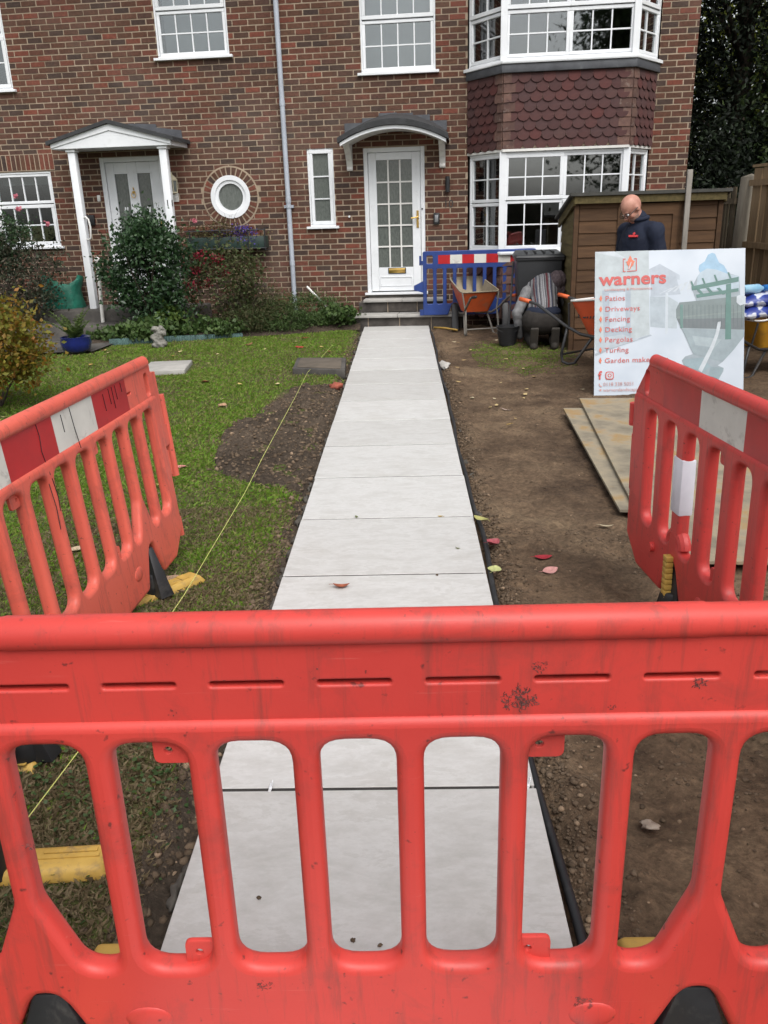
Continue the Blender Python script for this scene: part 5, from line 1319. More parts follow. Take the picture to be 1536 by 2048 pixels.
# ================================================================== people
M['skin'] = mat('skin', (.52,.27,.20), (.38,.17,.125), 16, .5, .25, 140, .003, .4)
M['navy'] = mat('navy_cloth', (.016,.022,.042), (.010,.013,.026), 5, .8, .3, 90, .004, .25)
M['charcoal'] = mat('charcoal_cloth', (.045,.040,.036), (.028,.025,.023), 6, .9, .3, 80, .004, .2)
M['boot'] = mat('boot_leather', (.045,.038,.030), (.025,.022,.018), 9, .8, .3, 60)
def shade(me_, m_): me_.materials.clear(); me_.materials.append(m_)
def head(mb, c, fwd, tilt, s=1.0):
    """skull, jaw, nose, ears, brow; c = centre, local +x is forward, tilt pitches the face down"""
    Rm = Matrix.Rotation(fwd,4,'Z') @ Matrix.Rotation(tilt,4,'Y'); T = Matrix.Translation(c) @ Rm @ Matrix.Scale(s,4)
    old = mb.T; mb.T = T
    mb.ball((-.012,0,.022),(.098,.078,.096),18,12); mb.ball((.022,0,-.045),(.068,.060,.075),14,9); mb.ball((.055,0,-.095),(.034,.036,.026),10,7); mb.ball((.072,0,.018),(.022,.050,.014),10,6)
    mb.capsule((.088,0,.005),(.108,0,-.030),.010,.015); mb.ball((.094,0,-.036),(.014,.021,.010),8,6); mb.ball((.082,0,-.066),(.014,.026,.010),8,6); mb.ball((.080,0,-.080),(.013,.022,.008),8,6)
    for s_ in (-1,1):
        mb.ball((-.010,s_*.080,-.012),(.024,.010,.034),8,6); mb.ball((.056,s_*.042,-.035),(.026,.022,.024),8,6)
    mb.T = old; return T
def hand(mb, w, d, up, s=1.0, curl=.5):
    """palm with four unequal fingers and a thumb; d points to the fingertips, up is the back of the hand"""
    d = Vector(d).normalized(); up = Vector(up); side = d.cross(up).normalized(); up = side.cross(d).normalized(); w = Vector(w)
    for k_ in (-.027,-.009,.009,.027): mb.capsule(w+side*k_*.7*s, w+d*.085*s+side*k_*s, .013*s, .0115*s, 8, 3)
    for k_, ln in ((-.030,.062),(-.010,.078),(.010,.083),(.030,.074)):
        p = w+d*.088*s+side*k_*s; q = p+(d*math.cos(curl*.5)-up*math.sin(curl*.5))*ln*.5*s; e = q+(d*math.cos(curl*1.6)-up*math.sin(curl*1.6))*ln*.5*s
        mb.capsule(p,q,.0095*s,.0085*s,8,3); mb.capsule(q,e,.0085*s,.007*s,8,3)
    p = w+side*.028*s+d*.025*s; q = p+(side*.75+d*.6)*.045*s-up*.01*s; mb.capsule(p,q,.013*s,.010*s,8,3); mb.capsule(q,q+(d+side*.15-up*.3)*.030*s,.010*s,.008*s,8,3)
def standing_man():
    pos = Vector((2.255,8.40,-.05)); rz = R(206)
    bd = MB()
    hd = head(bd, (.105,0,1.585), R(-4), R(46), 1.01)
    bd.capsule((-.005,0,1.44),(.065,0,1.55),.064,.062)
    # shoulders, trunk, arms and legs of one body
    bd.capsule((-.02,-.14,1.40),(-.02,.14,1.40),.06,.06); bd.ball((.0,0,1.22),(.105,.155,.22),14,10); bd.ball((.02,0,1.0),(.115,.15,.15),14,10)
    arm = {}
    for s_ in (-1,1):
        sh = Vector((-.02,s_*.20,1.38)); el = Vector((-.05,s_*.255,1.09)); wr = Vector((.06,s_*.235,.84))
        bd.capsule(sh,el,.046,.040); bd.capsule(el,wr,.038,.026); hand(bd, wr+Vector((.01,0,-.01)), (.35,-.05*s_,-.9), (.6,s_*.5,.2), 1.0, .6)
        bd.capsule((0,s_*.09,.92),(.01,s_*.10,.48),.075,.055); bd.capsule((.01,s_*.10,.48),(-.02,s_*.105,.08),.050,.036); bd.capsule((-.02,s_*.105,.05),(.12,s_*.115,.03),.04,.03)
        arm[s_] = (sh,el,wr)
    me_ = remesh(bd, 'person', .0085, 3); p = link('person', me_, None, M['skin']); p.location = pos; p.rotation_euler = (0,0,rz); p.scale = (1.03,1.03,1.015)
    tag(p, 'bald man in navy jacket and glasses looking down behind the board', 'person')
    j = MB(); j.ball((0,0,1.24),(.150,.205,.24),18,12); j.ball((.035,0,1.04),(.180,.205,.20),18,12); j.ball((.01,0,.88),(.150,.190,.12),16,9)
    j.capsule((-.025,-.155,1.385),(-.025,.155,1.385),.085,.085); j.capsule((-.01,0,1.42),(.008,0,1.485),.092,.084)
    for s_ in (-1,1):
        sh,el,wr = arm[s_]; j.capsule(sh,el,.082,.070); j.capsule(el,wr-(wr-el)*.06,.066,.048)
    jm = remesh(j, 'jacket', .012, 4)
    ruffle(jm, lambda x,y,z: .020*fbm(x+z*1.3, y+z*.4, 6, 4, 2.7))
    jk = link('jacket', jm, p, M['navy'])
    c_ = MB(); 
    pts = [(.0+.078*math.cos(t)+.01, .082*math.sin(t), 1.492+.012*math.cos(t)*-1) for t in np.linspace(.35,2*math.pi-.35,20)]
    c_.tube(pts, .020, 8); c_.build('collar', M['navy'], jk, smooth=True)
    t = MB()
    for s_ in (-1,1): t.capsule((0,s_*.09,.90),(.01,s_*.10,.48),.098,.078); t.capsule((.01,s_*.10,.48),(-.02,s_*.105,.10),.074,.062)
    t.ball((0,0,.90),(.13,.17,.12),14,8); link('trousers', remesh(t,'trousers',.013,3), p, M['charcoal'])
    for s_ in (-1,1):
        b_ = MB(); b_.capsule((-.04,s_*.105,.045),(.15,s_*.118,.04),.05,.044); b_.capsule((-.02,s_*.105,.05),(-.02,s_*.105,.13),.052,.055); b_.box(-.09,.19,s_*.11-.045,s_*.11+.045,0,.03)
        link('boot', remesh(b_,'boot',.01,2), p, M['boot'])
    # glasses
    g = MB(hd)
    for s_ in (-1,1):
        pts = [(.108, s_*.033+.024*math.cos(t), .000+.017*math.sin(t)) for t in np.linspace(0,2*math.pi,17)]; g.tube(pts, .0028, 5)
        g.tube([(.108,s_*.057,.004),(.07,s_*.082,.008),(-.012,s_*.090,.004)], .0028, 5)
    g.tube([(.109,-.010,.003),(.112,0,.006),(.109,.010,.003)], .0028, 5); gl = g.build('glasses', M['black'], p)
    for s_ in (-1,1): MB(hd).prism([(0,0),(0,0),(0,0)],0,0) if False else None
    e = MB(hd)
    for s_ in (-1,1): e.ball((.078,s_*.030,.0),.011,8,6)
    e.build('eye', M['upvc'], p, smooth=True)
    m_ = MB(hd); m_.tube([(.093,-.022,-.073),(.0975,0,-.0735),(.093,.022,-.073)], .0026, 5); m_.build('mouth', mat('lip',(.22,.07,.06),None,9,.6), p)
    st = MB(hd); st.ball((.026,0,-.066),(.0665,.0595,.056),16,10); st.build('stubble', mat('stubble',(.27,.16,.125),(.20,.12,.095),30,.8), p, smooth=True)
    for s_ in (-1,1): MB(hd).tube([(.088,s_*.018,.020),(.090,s_*.036,.024),(.078,s_*.052,.018)], .004, 5).build('eyebrow', M['twig'], p)
    # chest badge
    cand = [v_.co for v_ in jm.vertices if abs(v_.co.y-.085) < .03 and abs(v_.co.z-1.345) < .03]; xf = max(c.x for c in cand)
    lg = MB(Matrix.Translation((xf,.085,1.345)) @ Matrix.Rotation(R(30),4,'Z') @ Matrix.Rotation(R(-22),4,'Y')); lg.box(-.02,.004,-.042,.042,-.012,.006); lg.add([(.004,-.005,.008),(.004,.012,.010),(.004,.018,.022),(.004,.006,.034),(.004,-.008,.020)],[(0,1,2,3,4)])
    lg.build('badge', mat('badge_red',(.55,.03,.035),None,30,.7), jk)
standing_man()
def stripes():
    m, N, L, B = new_mat('striped_knit'); tc = N.new('ShaderNodeTexCoord'); sp = N.new('ShaderNodeSeparateXYZ'); L.new(tc.outputs['Object'], sp.inputs[0])
    nz = node_noise(N, L, 3, 2, .5, tc.outputs['Object'])
    ad = N.new('ShaderNodeMath'); ad.operation = 'MULTIPLY_ADD'; ad.inputs[1].default_value = .03; L.new(nz.outputs['Fac'], ad.inputs[0]); L.new(sp.outputs['X'], ad.inputs[2])
    sc = N.new('ShaderNodeMath'); sc.operation = 'MULTIPLY_ADD'; sc.inputs[1].default_value = 3.3; sc.inputs[2].default_value = 10.0; L.new(ad.outputs[0], sc.inputs[0])
    fr = N.new('ShaderNodeMath'); fr.operation = 'FRACT'; L.new(sc.outputs[0], fr.inputs[0])
    G1 = (.16,.155,.16); W_ = (.27,.27,.285); D_ = (.065,.065,.072); RD = (.11,.035,.042); NV = (.05,.055,.09)
    seq = [G1,W_,D_,G1,RD,RD,G1,W_,NV,D_,G1,W_,G1,D_,W_,G1,RD,G1,NV,G1,W_,D_,G1,W_]
    rp = node_ramp(N, L, fr.outputs[0], [(i/len(seq), c) for i, c in enumerate(seq)], 'CONSTANT')
    n2 = node_noise(N, L, 120, 3, .6, tc.outputs['Object']); c = node_mix(N, L, 1.0, rp.outputs['Color'], node_ramp(N, L, n2.outputs['Fac'], [(.3,(.65,.65,.65)),(.7,(1.2,1.2,1.2))]).outputs['Color'], 'MULTIPLY')
    L.new(c, B.inputs['Base Color']); B.inputs['Roughness'].default_value = .95; B.inputs['Specular IOR Level'].default_value = .15; add_bump(N, L, B, n2.outputs['Fac'], .3, .004); return m
M['stripes'] = stripes()
M['grey_knit'] = mat('grey_knit', (.24,.238,.24), (.13,.13,.134), 16, .95, .4, 140, .004, .15, stretch=(1,1,.3))
M['hood_knit'] = mat('hood_knit', (.13,.10,.105), (.06,.045,.05), 18, .95, .4, 140, .004, .15, stretch=(3,.6,3))
def kneeling_man():
    # local: +y away from the camera, origin between the feet
    pos = Vector((1.70,10.25,-.05))
    pel = Vector((.0,.24,.36)); ch = Vector((.05,.58,.62)); nk = Vector((.15,.66,.66))
    bd = MB(); hc = Vector((.26,.70,.60)); 
    head(bd, hc+Vector((-.03,-.02,.0)), R(75), R(68), 1.0); bd.capsule(nk, hc, .06, .06); bd.capsule(pel, ch, .13, .14)
    arms = {-1:(Vector((-.185,.52,.585)),Vector((-.315,.40,.36)),Vector((-.27,.46,.10))), 1:(Vector((.27,.62,.60)),Vector((.38,.64,.34)),Vector((.30,.78,.12)))}
    legs = {-1:(Vector((-.11,.24,.32)),Vector((-.16,.62,.10)),Vector((-.12,.16,.07))), 1:(Vector((.12,.24,.32)),Vector((.20,.62,.10)),Vector((.14,.18,.07)))}
    bd.capsule(arms[-1][0], arms[1][0], .06, .06)
    for s_ in (-1,1):
        a, b, c = arms[s_]; bd.capsule(a,b,.048,.04); bd.capsule(b,c,.038,.026); hand(bd, c, (.1*-s_,.6,-.7), (0,.7,.6), 1.0, .7)
        a, b, c = legs[s_]; bd.capsule(a,b,.08,.055); bd.capsule(b,c,.05,.036); bd.capsule(c, c+Vector((0,-.10,-.02)), .036, .03)
    p = link('person', remesh(bd,'person',.01,3), None, M['skin']); p.location = pos; p.rotation_euler = (0,0,R(-4)); p.scale = (.98,1.04,1.10); tag(p, 'man in striped hooded jumper kneeling on the soil by the bin', 'person')
    j = MB(); j.capsule(pel+Vector((.0,.03,.06)), ch, .165, .175, 18, 6); j.ball(pel+Vector((.0,.06,.05)),(.20,.16,.15),18,10); j.ball(ch+Vector((0,-.02,.0)),(.225,.18,.17),18,10)
    j.capsule(ch+Vector((-.16,.02,0)), ch+Vector((.2,.04,0)), .10, .10)
    # hood lying over the bent head
    jm = remesh(j,'jumper',.013,3)
    ruffle(jm, lambda x,y,z: .014*fbm(x*.7, y+z*2, 6, 3, 1.9))
    jk = link('jumper', jm, p, M['stripes'])
    for s_ in (-1,1):
        a, b, c = arms[s_]; sl_ = MB(); sl_.capsule(a,b,.078,.066); sl_.capsule(b,c,.064,.046); sm_ = remesh(sl_,'sleeve',.011,3); ruffle(sm_, lambda x,y,z: .012*fbm(x*.5,y+z*2.2,9,3,6.1)); link('sleeve', sm_, jk, M['grey_knit'])
    hd2 = MB(); hd2.ball((.195,.50,.715),(.115,.115,.105),14,9); hd2.capsule((.14,.52,.66), (.235,.54,.60), .11, .10); hm2 = remesh(hd2,'hood',.011,2); ruffle(hm2, lambda x,y,z: .018*fbm(x*2,y+z,9,3,2.1)); ho_ = link('hood', hm2, jk, M['hood_knit'])
    h = MB(); h.ball(pel+Vector((0,-.005,.03)),(.225,.175,.085),18,8); link('shirt_hem', remesh(h,'shirt_hem',.012,2), p, M['navy'])
    t = MB(); t.ball(pel+Vector((-.02,-.02,-.06)),(.25,.19,.17),18,10)
    for s_ in (-1,1): a, b, c = legs[s_]; t.capsule(a+Vector((0,0,-.02)),b,.125,.085); t.capsule(b,c,.080,.068)
    tm = remesh(t,'trousers',.013,3)
    ruffle(tm, lambda x,y,z: .012*fbm(x, y+z, 8, 3, 4.9))
    link('trousers', tm, p, M['charcoal'])
    for s_ in (-1,1):
        c = legs[s_][2]; b_ = MB(); b_.capsule(c+Vector((0,.02,.0)), c+Vector((0,-.06,-.0)), .058, .055); b_.capsule(c+Vector((0,-.06,.03)), c+Vector((0,-.10,-.04)), .05,.045)
        b_.obox(c+Vector((0,-.125,.045)),(.10,.035,.26),(R(18),0,0)); link('boot', remesh(b_,'boot',.009,2), p, M['boot'])
kneeling_man()
bk = empty('bucket', (1.31,10.70,-.045), 0); tag(bk, 'black builder bucket on the ground beside the kneeling man', 'bucket')
b_ = MB(); b_.lathe([(.105,0),(.14,.22),(.148,.225),(.148,.238),(.135,.238),(.10,.02)], 22); b_.build('pail', M['black'], bk, smooth=True, auto=40)
MB().lathe([(.001,.20),(.132,.201)], 22).build('water', mat('murky_water',(.16,.16,.15),None,5,.15), bk)
MB().tube([(-.148*math.cos(t),-.02-.10*math.sin(t),.23-.06*math.sin(t)) for t in np.linspace(0,math.pi,13)], .004, 5).build('handle', M['dark_tube'], bk)
br_ = MB().tube([(1.34,10.9,.02),(1.40,11.0,.95)], .013, 8).build('broom_handle', M['dark_tube']); tag(br_, 'dark tool handle propped upright beside the bin', 'tool handle')

# ================================================================== plants
def leaves(name, C, S, m_, parent=None, A=None, asp=.5, fold=.12, flat=0.0, kind=None):
    """many small folded leaves: C centres, S lengths, A tip directions"""
    n = len(C); C = np.asarray(C, float); S = np.asarray(S, float).reshape(-1,1)
    if A is None: A = rng.normal(size=(n,3))
    A = np.asarray(A, float); A = A/np.linalg.norm(A, axis=1, keepdims=True)
    Bv = rng.normal(size=(n,3)); 
    if flat: Bv[:,2] *= (1-flat)
    Bv -= A*(A*Bv).sum(1, keepdims=True); Bv /= np.linalg.norm(Bv, axis=1, keepdims=True)+1e-9
    Nn = np.cross(A, Bv)
    V = np.empty((n,4,3)); V[:,0] = C; V[:,2] = C+A*S; mid = C+A*S*.45
    V[:,1] = mid+Bv*S*asp*.5+Nn*S*fold; V[:,3] = mid-Bv*S*asp*.5+Nn*S*fold
    base = (np.arange(n)*4).reshape(-1,1); F = np.concatenate([base+[0,1,2], base+[0,2,3]], 1).reshape(-1,3)
    me_ = np_mesh(name, V.reshape(-1,3), F, 3)
    o = link(name, me_, parent, m_)
    if kind: o['kind'] = kind
    return o
def clumpy(n, c, r, clumps, spread, shell=.6, zmin=None):
    """points gathered in clumps through an ellipsoid"""
    k = rng.normal(size=(clumps,3)); k /= np.linalg.norm(k,axis=1,keepdims=True); k *= (shell+(1-shell)*rng.random((clumps,1)))
    w = rng.random(clumps)**1.2+.15; idx = rng.choice(clumps, n, p=w/w.sum())
    p = k[idx]+rng.normal(size=(n,3))*spread
    q = np.asarray(c)+p*np.asarray(r)
    if zmin is not None: q = q[q[:,2] > zmin]
    return q, np.asarray(c)+k*np.asarray(r)
def stems(name, base, tips, r, m_, parent, wob=.05, n=5):
    mb = MB(); base = Vector(base)
    for t in tips:
        t = Vector(t); pts = []
        b0 = base+Vector((random.uniform(-.05,.05),random.uniform(-.05,.05),0))
        for i in range(n):
            s_ = i/(n-1); p = b0.lerp(t, s_); p.x += (t.x-b0.x)*(-.15)*math.sin(math.pi*s_); p += Vector((random.uniform(-wob,wob),random.uniform(-wob,wob),random.uniform(-wob,wob)))*math.sin(math.pi*s_); pts.append(p)
        mb.tube(pts, [r*(1-.7*i/(n-1)) for i in range(n)], 5)
    return mb.build(name, m_, parent, smooth=True)
def shrub(name, label, loc, c, r, n, size, m_, clumps=40, spread=.22, group=None, asp=.55, nst=9, rs=.012, cat='shrub', twig='twig', shell=.55, zmin=.03, A=None):
    root = empty(name, loc); tag(root, label, cat, group)
    C, K = clumpy(n, c, r, clumps, spread, shell, zmin)
    leaves('foliage', C, rng.uniform(size*.6, size*1.3, len(C)), M[m_], root, asp=asp)
    tips = [tuple(K[i]) for i in rng.choice(len(K), min(nst,len(K)), replace=False)]
    stems('stem', (0,0,-.05), tips, rs, M[twig], root)
    return root
def tree(name, label, loc, h, c, r, n, size, m_, clumps=60, spread=.2, tr=.16, group=None, shell=.4):
    root = empty(name, loc); tag(root, label, 'tree', group)
    C, K = clumpy(n, c, r, clumps, spread, shell, .1)
    leaves('crown', C, rng.uniform(size*.6, size*1.35, len(C)), M[m_], root, asp=.5)
    mb = MB(); mb.tube([(0,0,-.2),(.05,.02,h*.35),(-.03,.05,h*.7),(0,0,h*.95)], [tr,tr*.8,tr*.5,tr*.15], 10)
    for i in rng.choice(len(K), min(22,len(K)), replace=False):
        t = Vector(K[i]); z = max(.3, min(h*.8, t.z*.75)); b0 = Vector((0,0,z)); mid = b0.lerp(t,.5)+Vector((0,0,.15))
        mb.tube([b0,mid,t], [tr*.35,tr*.2,tr*.06], 6)
    mb.build('trunk', M['bark'], root, smooth=True)
    return root
GT = 'trees behind the house on the right'
tree('evergreen_tree', 'dense dark evergreen tree rising right beside the house corner', (5.35,14.6,-.1), 8.5, (0,0,4.6), (1.15,1.6,4.6), 24000, .085, 'evergreen', 120, .15, .16, GT)
tree('evergreen_tree', 'dark evergreen tree at the right edge over the fence', (6.9,14.2,-.1), 9, (0,0,4.6), (1.5,1.7,4.8), 28000, .085, 'evergreen', 130, .15, .18, GT)
tree('broadleaf_tree', 'mid green tree leaning in between the dark evergreens', (6.15,13.2,-.1), 6, (.2,0,2.9), (1.3,.8,1.6), 9000, .09, 'mid_leaf', 60, .22, .10, GT)
tree('broadleaf_tree', 'lime green tree glowing behind the dark evergreens', (7.4,18.5,-.1), 8, (0,0,4.0), (2.6,1.5,3.6), 12000, .14, 'lime_leaf', 60, .22, .16, GT)
tree('evergreen_tree', 'dark hedge-like evergreen low behind the old fence', (5.0,13.4,-.1), 3.0, (.1,0,1.45), (.8,.7,1.5), 15000, .08, 'evergreen', 70, .22, .08, GT)
tree('evergreen_tree', 'dark evergreen standing farthest back behind the fence', (9.6,16.0,-.1), 9, (0,0,4.6), (1.9,1.8,4.8), 16000, .14, 'evergreen', 80, .22, .18, GT)
# street side behind the viewer, mirrored in the windows
tree('street_tree', 'large street tree across the road, mirrored in the bay windows', (5.2,-11.5,-.1), 10, (0,0,6.4), (3.2,3.0,3.8), 16000, .26, 'mid_leaf', 90, .18, .25, 'trees across the road')
tree('street_tree', 'smaller street tree farther along the road', (-9.5,-15,-.1), 6, (0,0,3.8), (2.4,2.4,2.2), 7000, .26, 'mid_leaf', 50, .2, .2, 'trees across the road')
C = np.stack([rng.uniform(-16,16,14000), rng.uniform(-12.6,-11.8,14000), rng.uniform(-.1,1.9,14000)],1)
hd_ = empty('hedge', (0,0,0)); tag(hd_, 'long clipped hedge across the road', 'hedge'); leaves('foliage', C, rng.uniform(.10,.2,14000), M['mid_leaf'], hd_); MB().box(-16,16,-12.4,-12.0,-.1,1.75).build('stem', M['bark'], hd_)

# shrubs of the left garden
shrub('maple_shrub', 'yellow and orange autumn maple shrub at the left edge of the lawn', (-3.86,7.55,-.03), (0,0,.52), (.62,.55,.52), 7600, .052, 'maple', 80, .15, asp=.6, rs=.012)
rs_ = shrub('rose_bush', 'tall dark leggy rose bush in front of the left window', (-5.62,12.55,.12), (-.05,0,.78), (.62,.30,.62), 4200, .055, 'rose_leaf', 60, .20, nst=16, rs=.010)
stems('bare_stem', (0,0,-.02), [(random.uniform(-.5,.5),random.uniform(-.25,.2),random.uniform(.4,1.1)) for i in range(34)], .007, M['twig'], rs_, .03)
C, K = clumpy(1500, (-.1,.05,1.28), (.34,.22,.40), 24, .2, .5); leaves('upper_foliage', C, rng.uniform(.03,.06,len(C)), M['camellia'], rs_)
for i, (u, v) in enumerate(((32,393),(37,418),(94,447))):
    r_ = ray(u, v); p = Vector((r_[0],r_[1],r_[2]))*(12.45/r_[1])+Vector((0,0,EYE)); loc = p-Vector((-5.62,12.55,.12)); n = 26
    leaves('rose_bloom', np.tile(np.array(loc),(n,1))+rng.normal(size=(n,3))*.010, rng.uniform(.03,.045,n), M['pink'], rs_, asp=.9)
shrub('camellia_bush', 'large glossy dark green camellia in front of the white door', (-3.62,12.15,.05), (.02,0,.82), (.66,.48,.72), 9500, .066, 'camellia', 75, .17, asp=.58, nst=14, rs=.016, twig='bark', shell=.5)
hy = shrub('hydrangea', 'withered hydrangea with crimson heads beside the camellia', (-2.62,12.35,.08), (0,0,.62), (.52,.34,.60), 3600, .055, 'mixed_leaf', 60, .2, nst=22, rs=.007)
for (x, z) in ((-.22,1.02),(.02,.96),(-.30,.82),(.06,.80),(-.12,.66),(-.36,.62)):
    n = 60; leaves('flower_head', kind='stuff', C=np.array((x,-.26+random.uniform(-.05,.05),z))+rng.normal(size=(n,3))*np.array((.05,.035,.035)), S=rng.uniform(.025,.045,n), m_=M['crimson'], parent=hy, asp=.9)
stems('dry_stalk', (.30,.05,-.02), [(random.uniform(-.2,.75),random.uniform(-.3,.1),random.uniform(.25,.75)) for i in range(46)], .004, M['twig'], hy, .05)
shrub('herb_clump', 'feathery brown green herb clump left of the rainwater pipe', (-1.98,12.45,.05), (0,0,.26), (.50,.30,.30), 4400, .05, 'mixed_leaf', 60, .2, nst=14, rs=.004, asp=.25, cat='plant')
shrub('herb_clump', 'low green lavender-like clump in the bed near the doorstep', (-1.42,12.55,.05), (0,0,.20), (.60,.26,.24), 4200, .045, 'herb', 60, .2, nst=10, rs=.003, asp=.3, cat='plant')
shrub('herb_clump', 'grassy tuft spilling onto the lawn below the rainwater pipe', (-1.75,12.22,.0), (0,0,.13), (.42,.16,.16), 2200, .06, 'herb', 40, .2, nst=8, rs=.003, asp=.2, cat='plant')
shrub('herb_clump', 'wispy yellow green grass tuft between hydrangea and herbs', (-2.25,12.12,.0), (0,0,.17), (.36,.16,.20), 2200, .08, 'mixed_leaf', 40, .2, nst=10, rs=.003, asp=.14, cat='plant')
shrub('cranesbill', 'round leaved green plant at the bed end beside the path', (-1.02,12.5,.02), (0,0,.15), (.34,.22,.18), 1200, .06, 'herb', 30, .2, nst=8, rs=.003, asp=.9, cat='plant')
shrub('cranesbill', 'round leaved ground cover spilling over the edging behind the blue pot', (-3.70,11.72,.0), (0,0,.10), (.62,.24,.16), 2000, .07, 'herb', 50, .2, nst=8, rs=.003, asp=.95, cat='plant')
shrub('cranesbill', 'pale green leafy plant below the camellia', (-3.30,11.95,.02), (0,0,.20), (.22,.18,.20), 700, .07, 'fern', 24, .2, nst=8, rs=.003, asp=.9, cat='plant')
shrub('cranesbill', 'small leafy plant in the bed right of the stone ornament', (-2.75,11.95,.0), (0,0,.10), (.42,.2,.15), 1100, .06, 'herb', 34, .2, nst=6, rs=.003, asp=.9, cat='plant')
# blue pot with fern
pt_ = ground(155,704,.0); pot = empty('plant_pot', (pt_.x,pt_.y,-.0)); tag(pot, 'glazed cobalt blue pot with a green fern on the lawn edge', 'plant pot')
MB().lathe([(.13,0),(.175,.04),(.195,.12),(.185,.18),(.19,.195),(.175,.20),(.165,.17)], 26).build('pot', mat('blue_glaze',(.012,.020,.14),(.008,.012,.08),6,.15,coat=.5), pot, smooth=True, auto=50)
MB().lathe([(.001,.165),(.168,.166)], 20).build('pot_soil', M['dark_soil'], pot)
Cs = []; As = []; Ss = []; fst = MB()
for i in range(15):
    t = random.uniform(0,6.28); ln = random.uniform(.38,.62); lean = random.uniform(.25,.85); pts = []
    for k_ in range(9):
        s_ = k_/8; q = ln*s_*lean; p = Vector((q*math.cos(t), q*math.sin(t), .16+ln*s_*math.sqrt(max(0,1-lean*lean))*(1.1-.35*s_))); pts.append(p)
        if k_:
            dd = (pts[k_]-pts[k_-1]).normalized(); sd = dd.cross(Vector((0,0,1))).normalized()
            for f_ in (0,.5):
                for sg in (-1,1): Cs.append(p-dd*ln/8*f_); As.append(sd*sg+dd*.5); Ss.append(.10*(1-.65*s_))
    fst.tube(pts, .003, 4)
fst.build('frond_stalk', M['fern'], pot); leaves('frond', [tuple(c) for c in Cs], Ss, M['fern'], pot, [tuple(a) for a in As], asp=.3, flat=.5)
# window box under the round window
wb = empty('window_box', tuple(hw(-1.35,-.02,1.12)), HR); tag(wb, 'dark green window box with violet flowers under the round window', 'window box')
bx_ = MB(); bx_.box(-.60,.60,-.24,-.01,.02,.19); bx_.build('trough', mat('dark_green_plastic',(.022,.045,.038),(.014,.028,.025),5,.5), wb, bevel=.01)
rk = MB()
for x in (-.55,-.1,.35,.60): rk.tube([(x,-.005,.30),(x,-.25,.30),(x,-.26,.0),(x,-.005,-.02)], .010, 6)
rk.tube([(-.62,-.255,.28),(.62,-.255,.28)], .010, 6); rk.tube([(-.62,-.255,.02),(.62,-.255,.02)], .010, 6); rk.build('iron_bracket', M['black'], wb)
C, K = clumpy(1500, (-.05,-.14,.26), (.66,.16,.17), 40, .18, .3); leaves('foliage', C, rng.uniform(.02,.05,len(C)), M['brown_leaf'], wb)
C, K = clumpy(340, (.22,-.22,.22), (.42,.10,.16), 20, .16, .3); leaves('flower', C, rng.uniform(.02,.035,len(C)), M['violet'], wb, asp=.9, kind='stuff')
C, K = clumpy(60, (-.48,-.2,.44), (.05,.05,.03), 4, .2, .3); leaves('flower', C, rng.uniform(.02,.035,len(C)), M['pink'], wb, asp=.9, kind='stuff')
stems('stem', (0,-.14,.18), [(random.uniform(-.6,.6),random.uniform(-.3,-.05),random.uniform(.35,.60)) for i in range(26)], .003, M['twig'], wb, .02)
# bed edging, stakes, ornament, bag
eg = empty('lawn_edging', (0,0,0)); tag(eg, 'blue green corrugated strip edging the flower bed', 'edging')
vs_ = []; fs_ = []; k_ = 0
for i in range(260):
    s_ = i/259; x = -4.05+s_*1.75; y = bed_front(x)-.02+.008*math.sin(i*1.2); vs_ += [(x,y,-.04),(x,y,.065-.03*s_),(x,y+.006,.065-.03*s_),(x,y+.006,-.04)]
for i in range(259):
    for j in range(3): fs_.append((i*4+j,(i+1)*4+j,(i+1)*4+j+1,i*4+j+1))
MB().add(vs_, fs_).build('edging_strip', mat('verdigris_plastic',(.060,.120,.110),(.035,.07,.066),6,.7), eg, smooth=True)
a = ground(207,655,.05); o = MB().tube([(-4.50,12.5,.02),(-4.42,12.42,1.04)], [.028,.028], 8).ball((-4.42,12.42,1.06),.045,10,7).build('garden_stake', M['upvc_old'], None, smooth=True, auto=50); tag(o, 'peeling white garden stake with a round top beside the porch post', 'stake')
o = MB().tube([(-1.43,12.66,.585),(-1.22,12.55,.38)], [.018,.016], 8).tube([(-1.22,12.55,.38),(-1.06,12.45,.215)], [.010,.010], 8).build('downpipe_stub', M['upvc_old'], None, smooth=True, auto=50); tag(o, 'slanting white plastic tube leaning in the bed left of the doorstep', 'tube')
g_ = ground(318,693,0)
st_ = MB()
for c, r_ in (((0,0,.05),(.11,.09,.07)),((-.02,0,.13),(.085,.07,.07)),((.03,0,.19),(.075,.06,.06)),((-.035,-.01,.24),(.055,.05,.045)),((.05,0,.255),(.04,.04,.035))): st_.ball(c, r_, 12, 8)
me_ = remesh(st_,'stone_ornament',.012,1)
ruffle(me_, lambda x,y,z: .045*fbm(x+z*.6,y+z*1.7,14,4,2))
o = link('stone_ornament', me_, None, mat('pale_stone',(.26,.25,.22),(.13,.125,.11),14,.95,.5,60)); o.location = (g_.x,g_.y+.05,-.02); tag(o, 'small weathered grey stone ornament at the edge of the bed', 'ornament')
bg_ = MB(); n = 22; prof = [(.30,0),(.335,.05),(.34,.22),(.325,.38),(.34,.50),(.30,.50),(.30,.38)]
vs_ = []; fs_ = []
for i, (r_, z) in enumerate(prof):
    for j in range(n):
        t = 2*math.pi*j/n; sq = 1/max(abs(math.cos(t)),abs(math.sin(t)))**.55
        zz = z+(.075*abs(math.cos(t))**3-.05*abs(math.sin(t))**3+.02*math.sin(3*t))*(1 if i in (4,5) else 0); rr = r_*sq*(1+.05*math.sin(5*t+i))
        vs_.append((rr*math.cos(t), rr*.62*math.sin(t), zz))
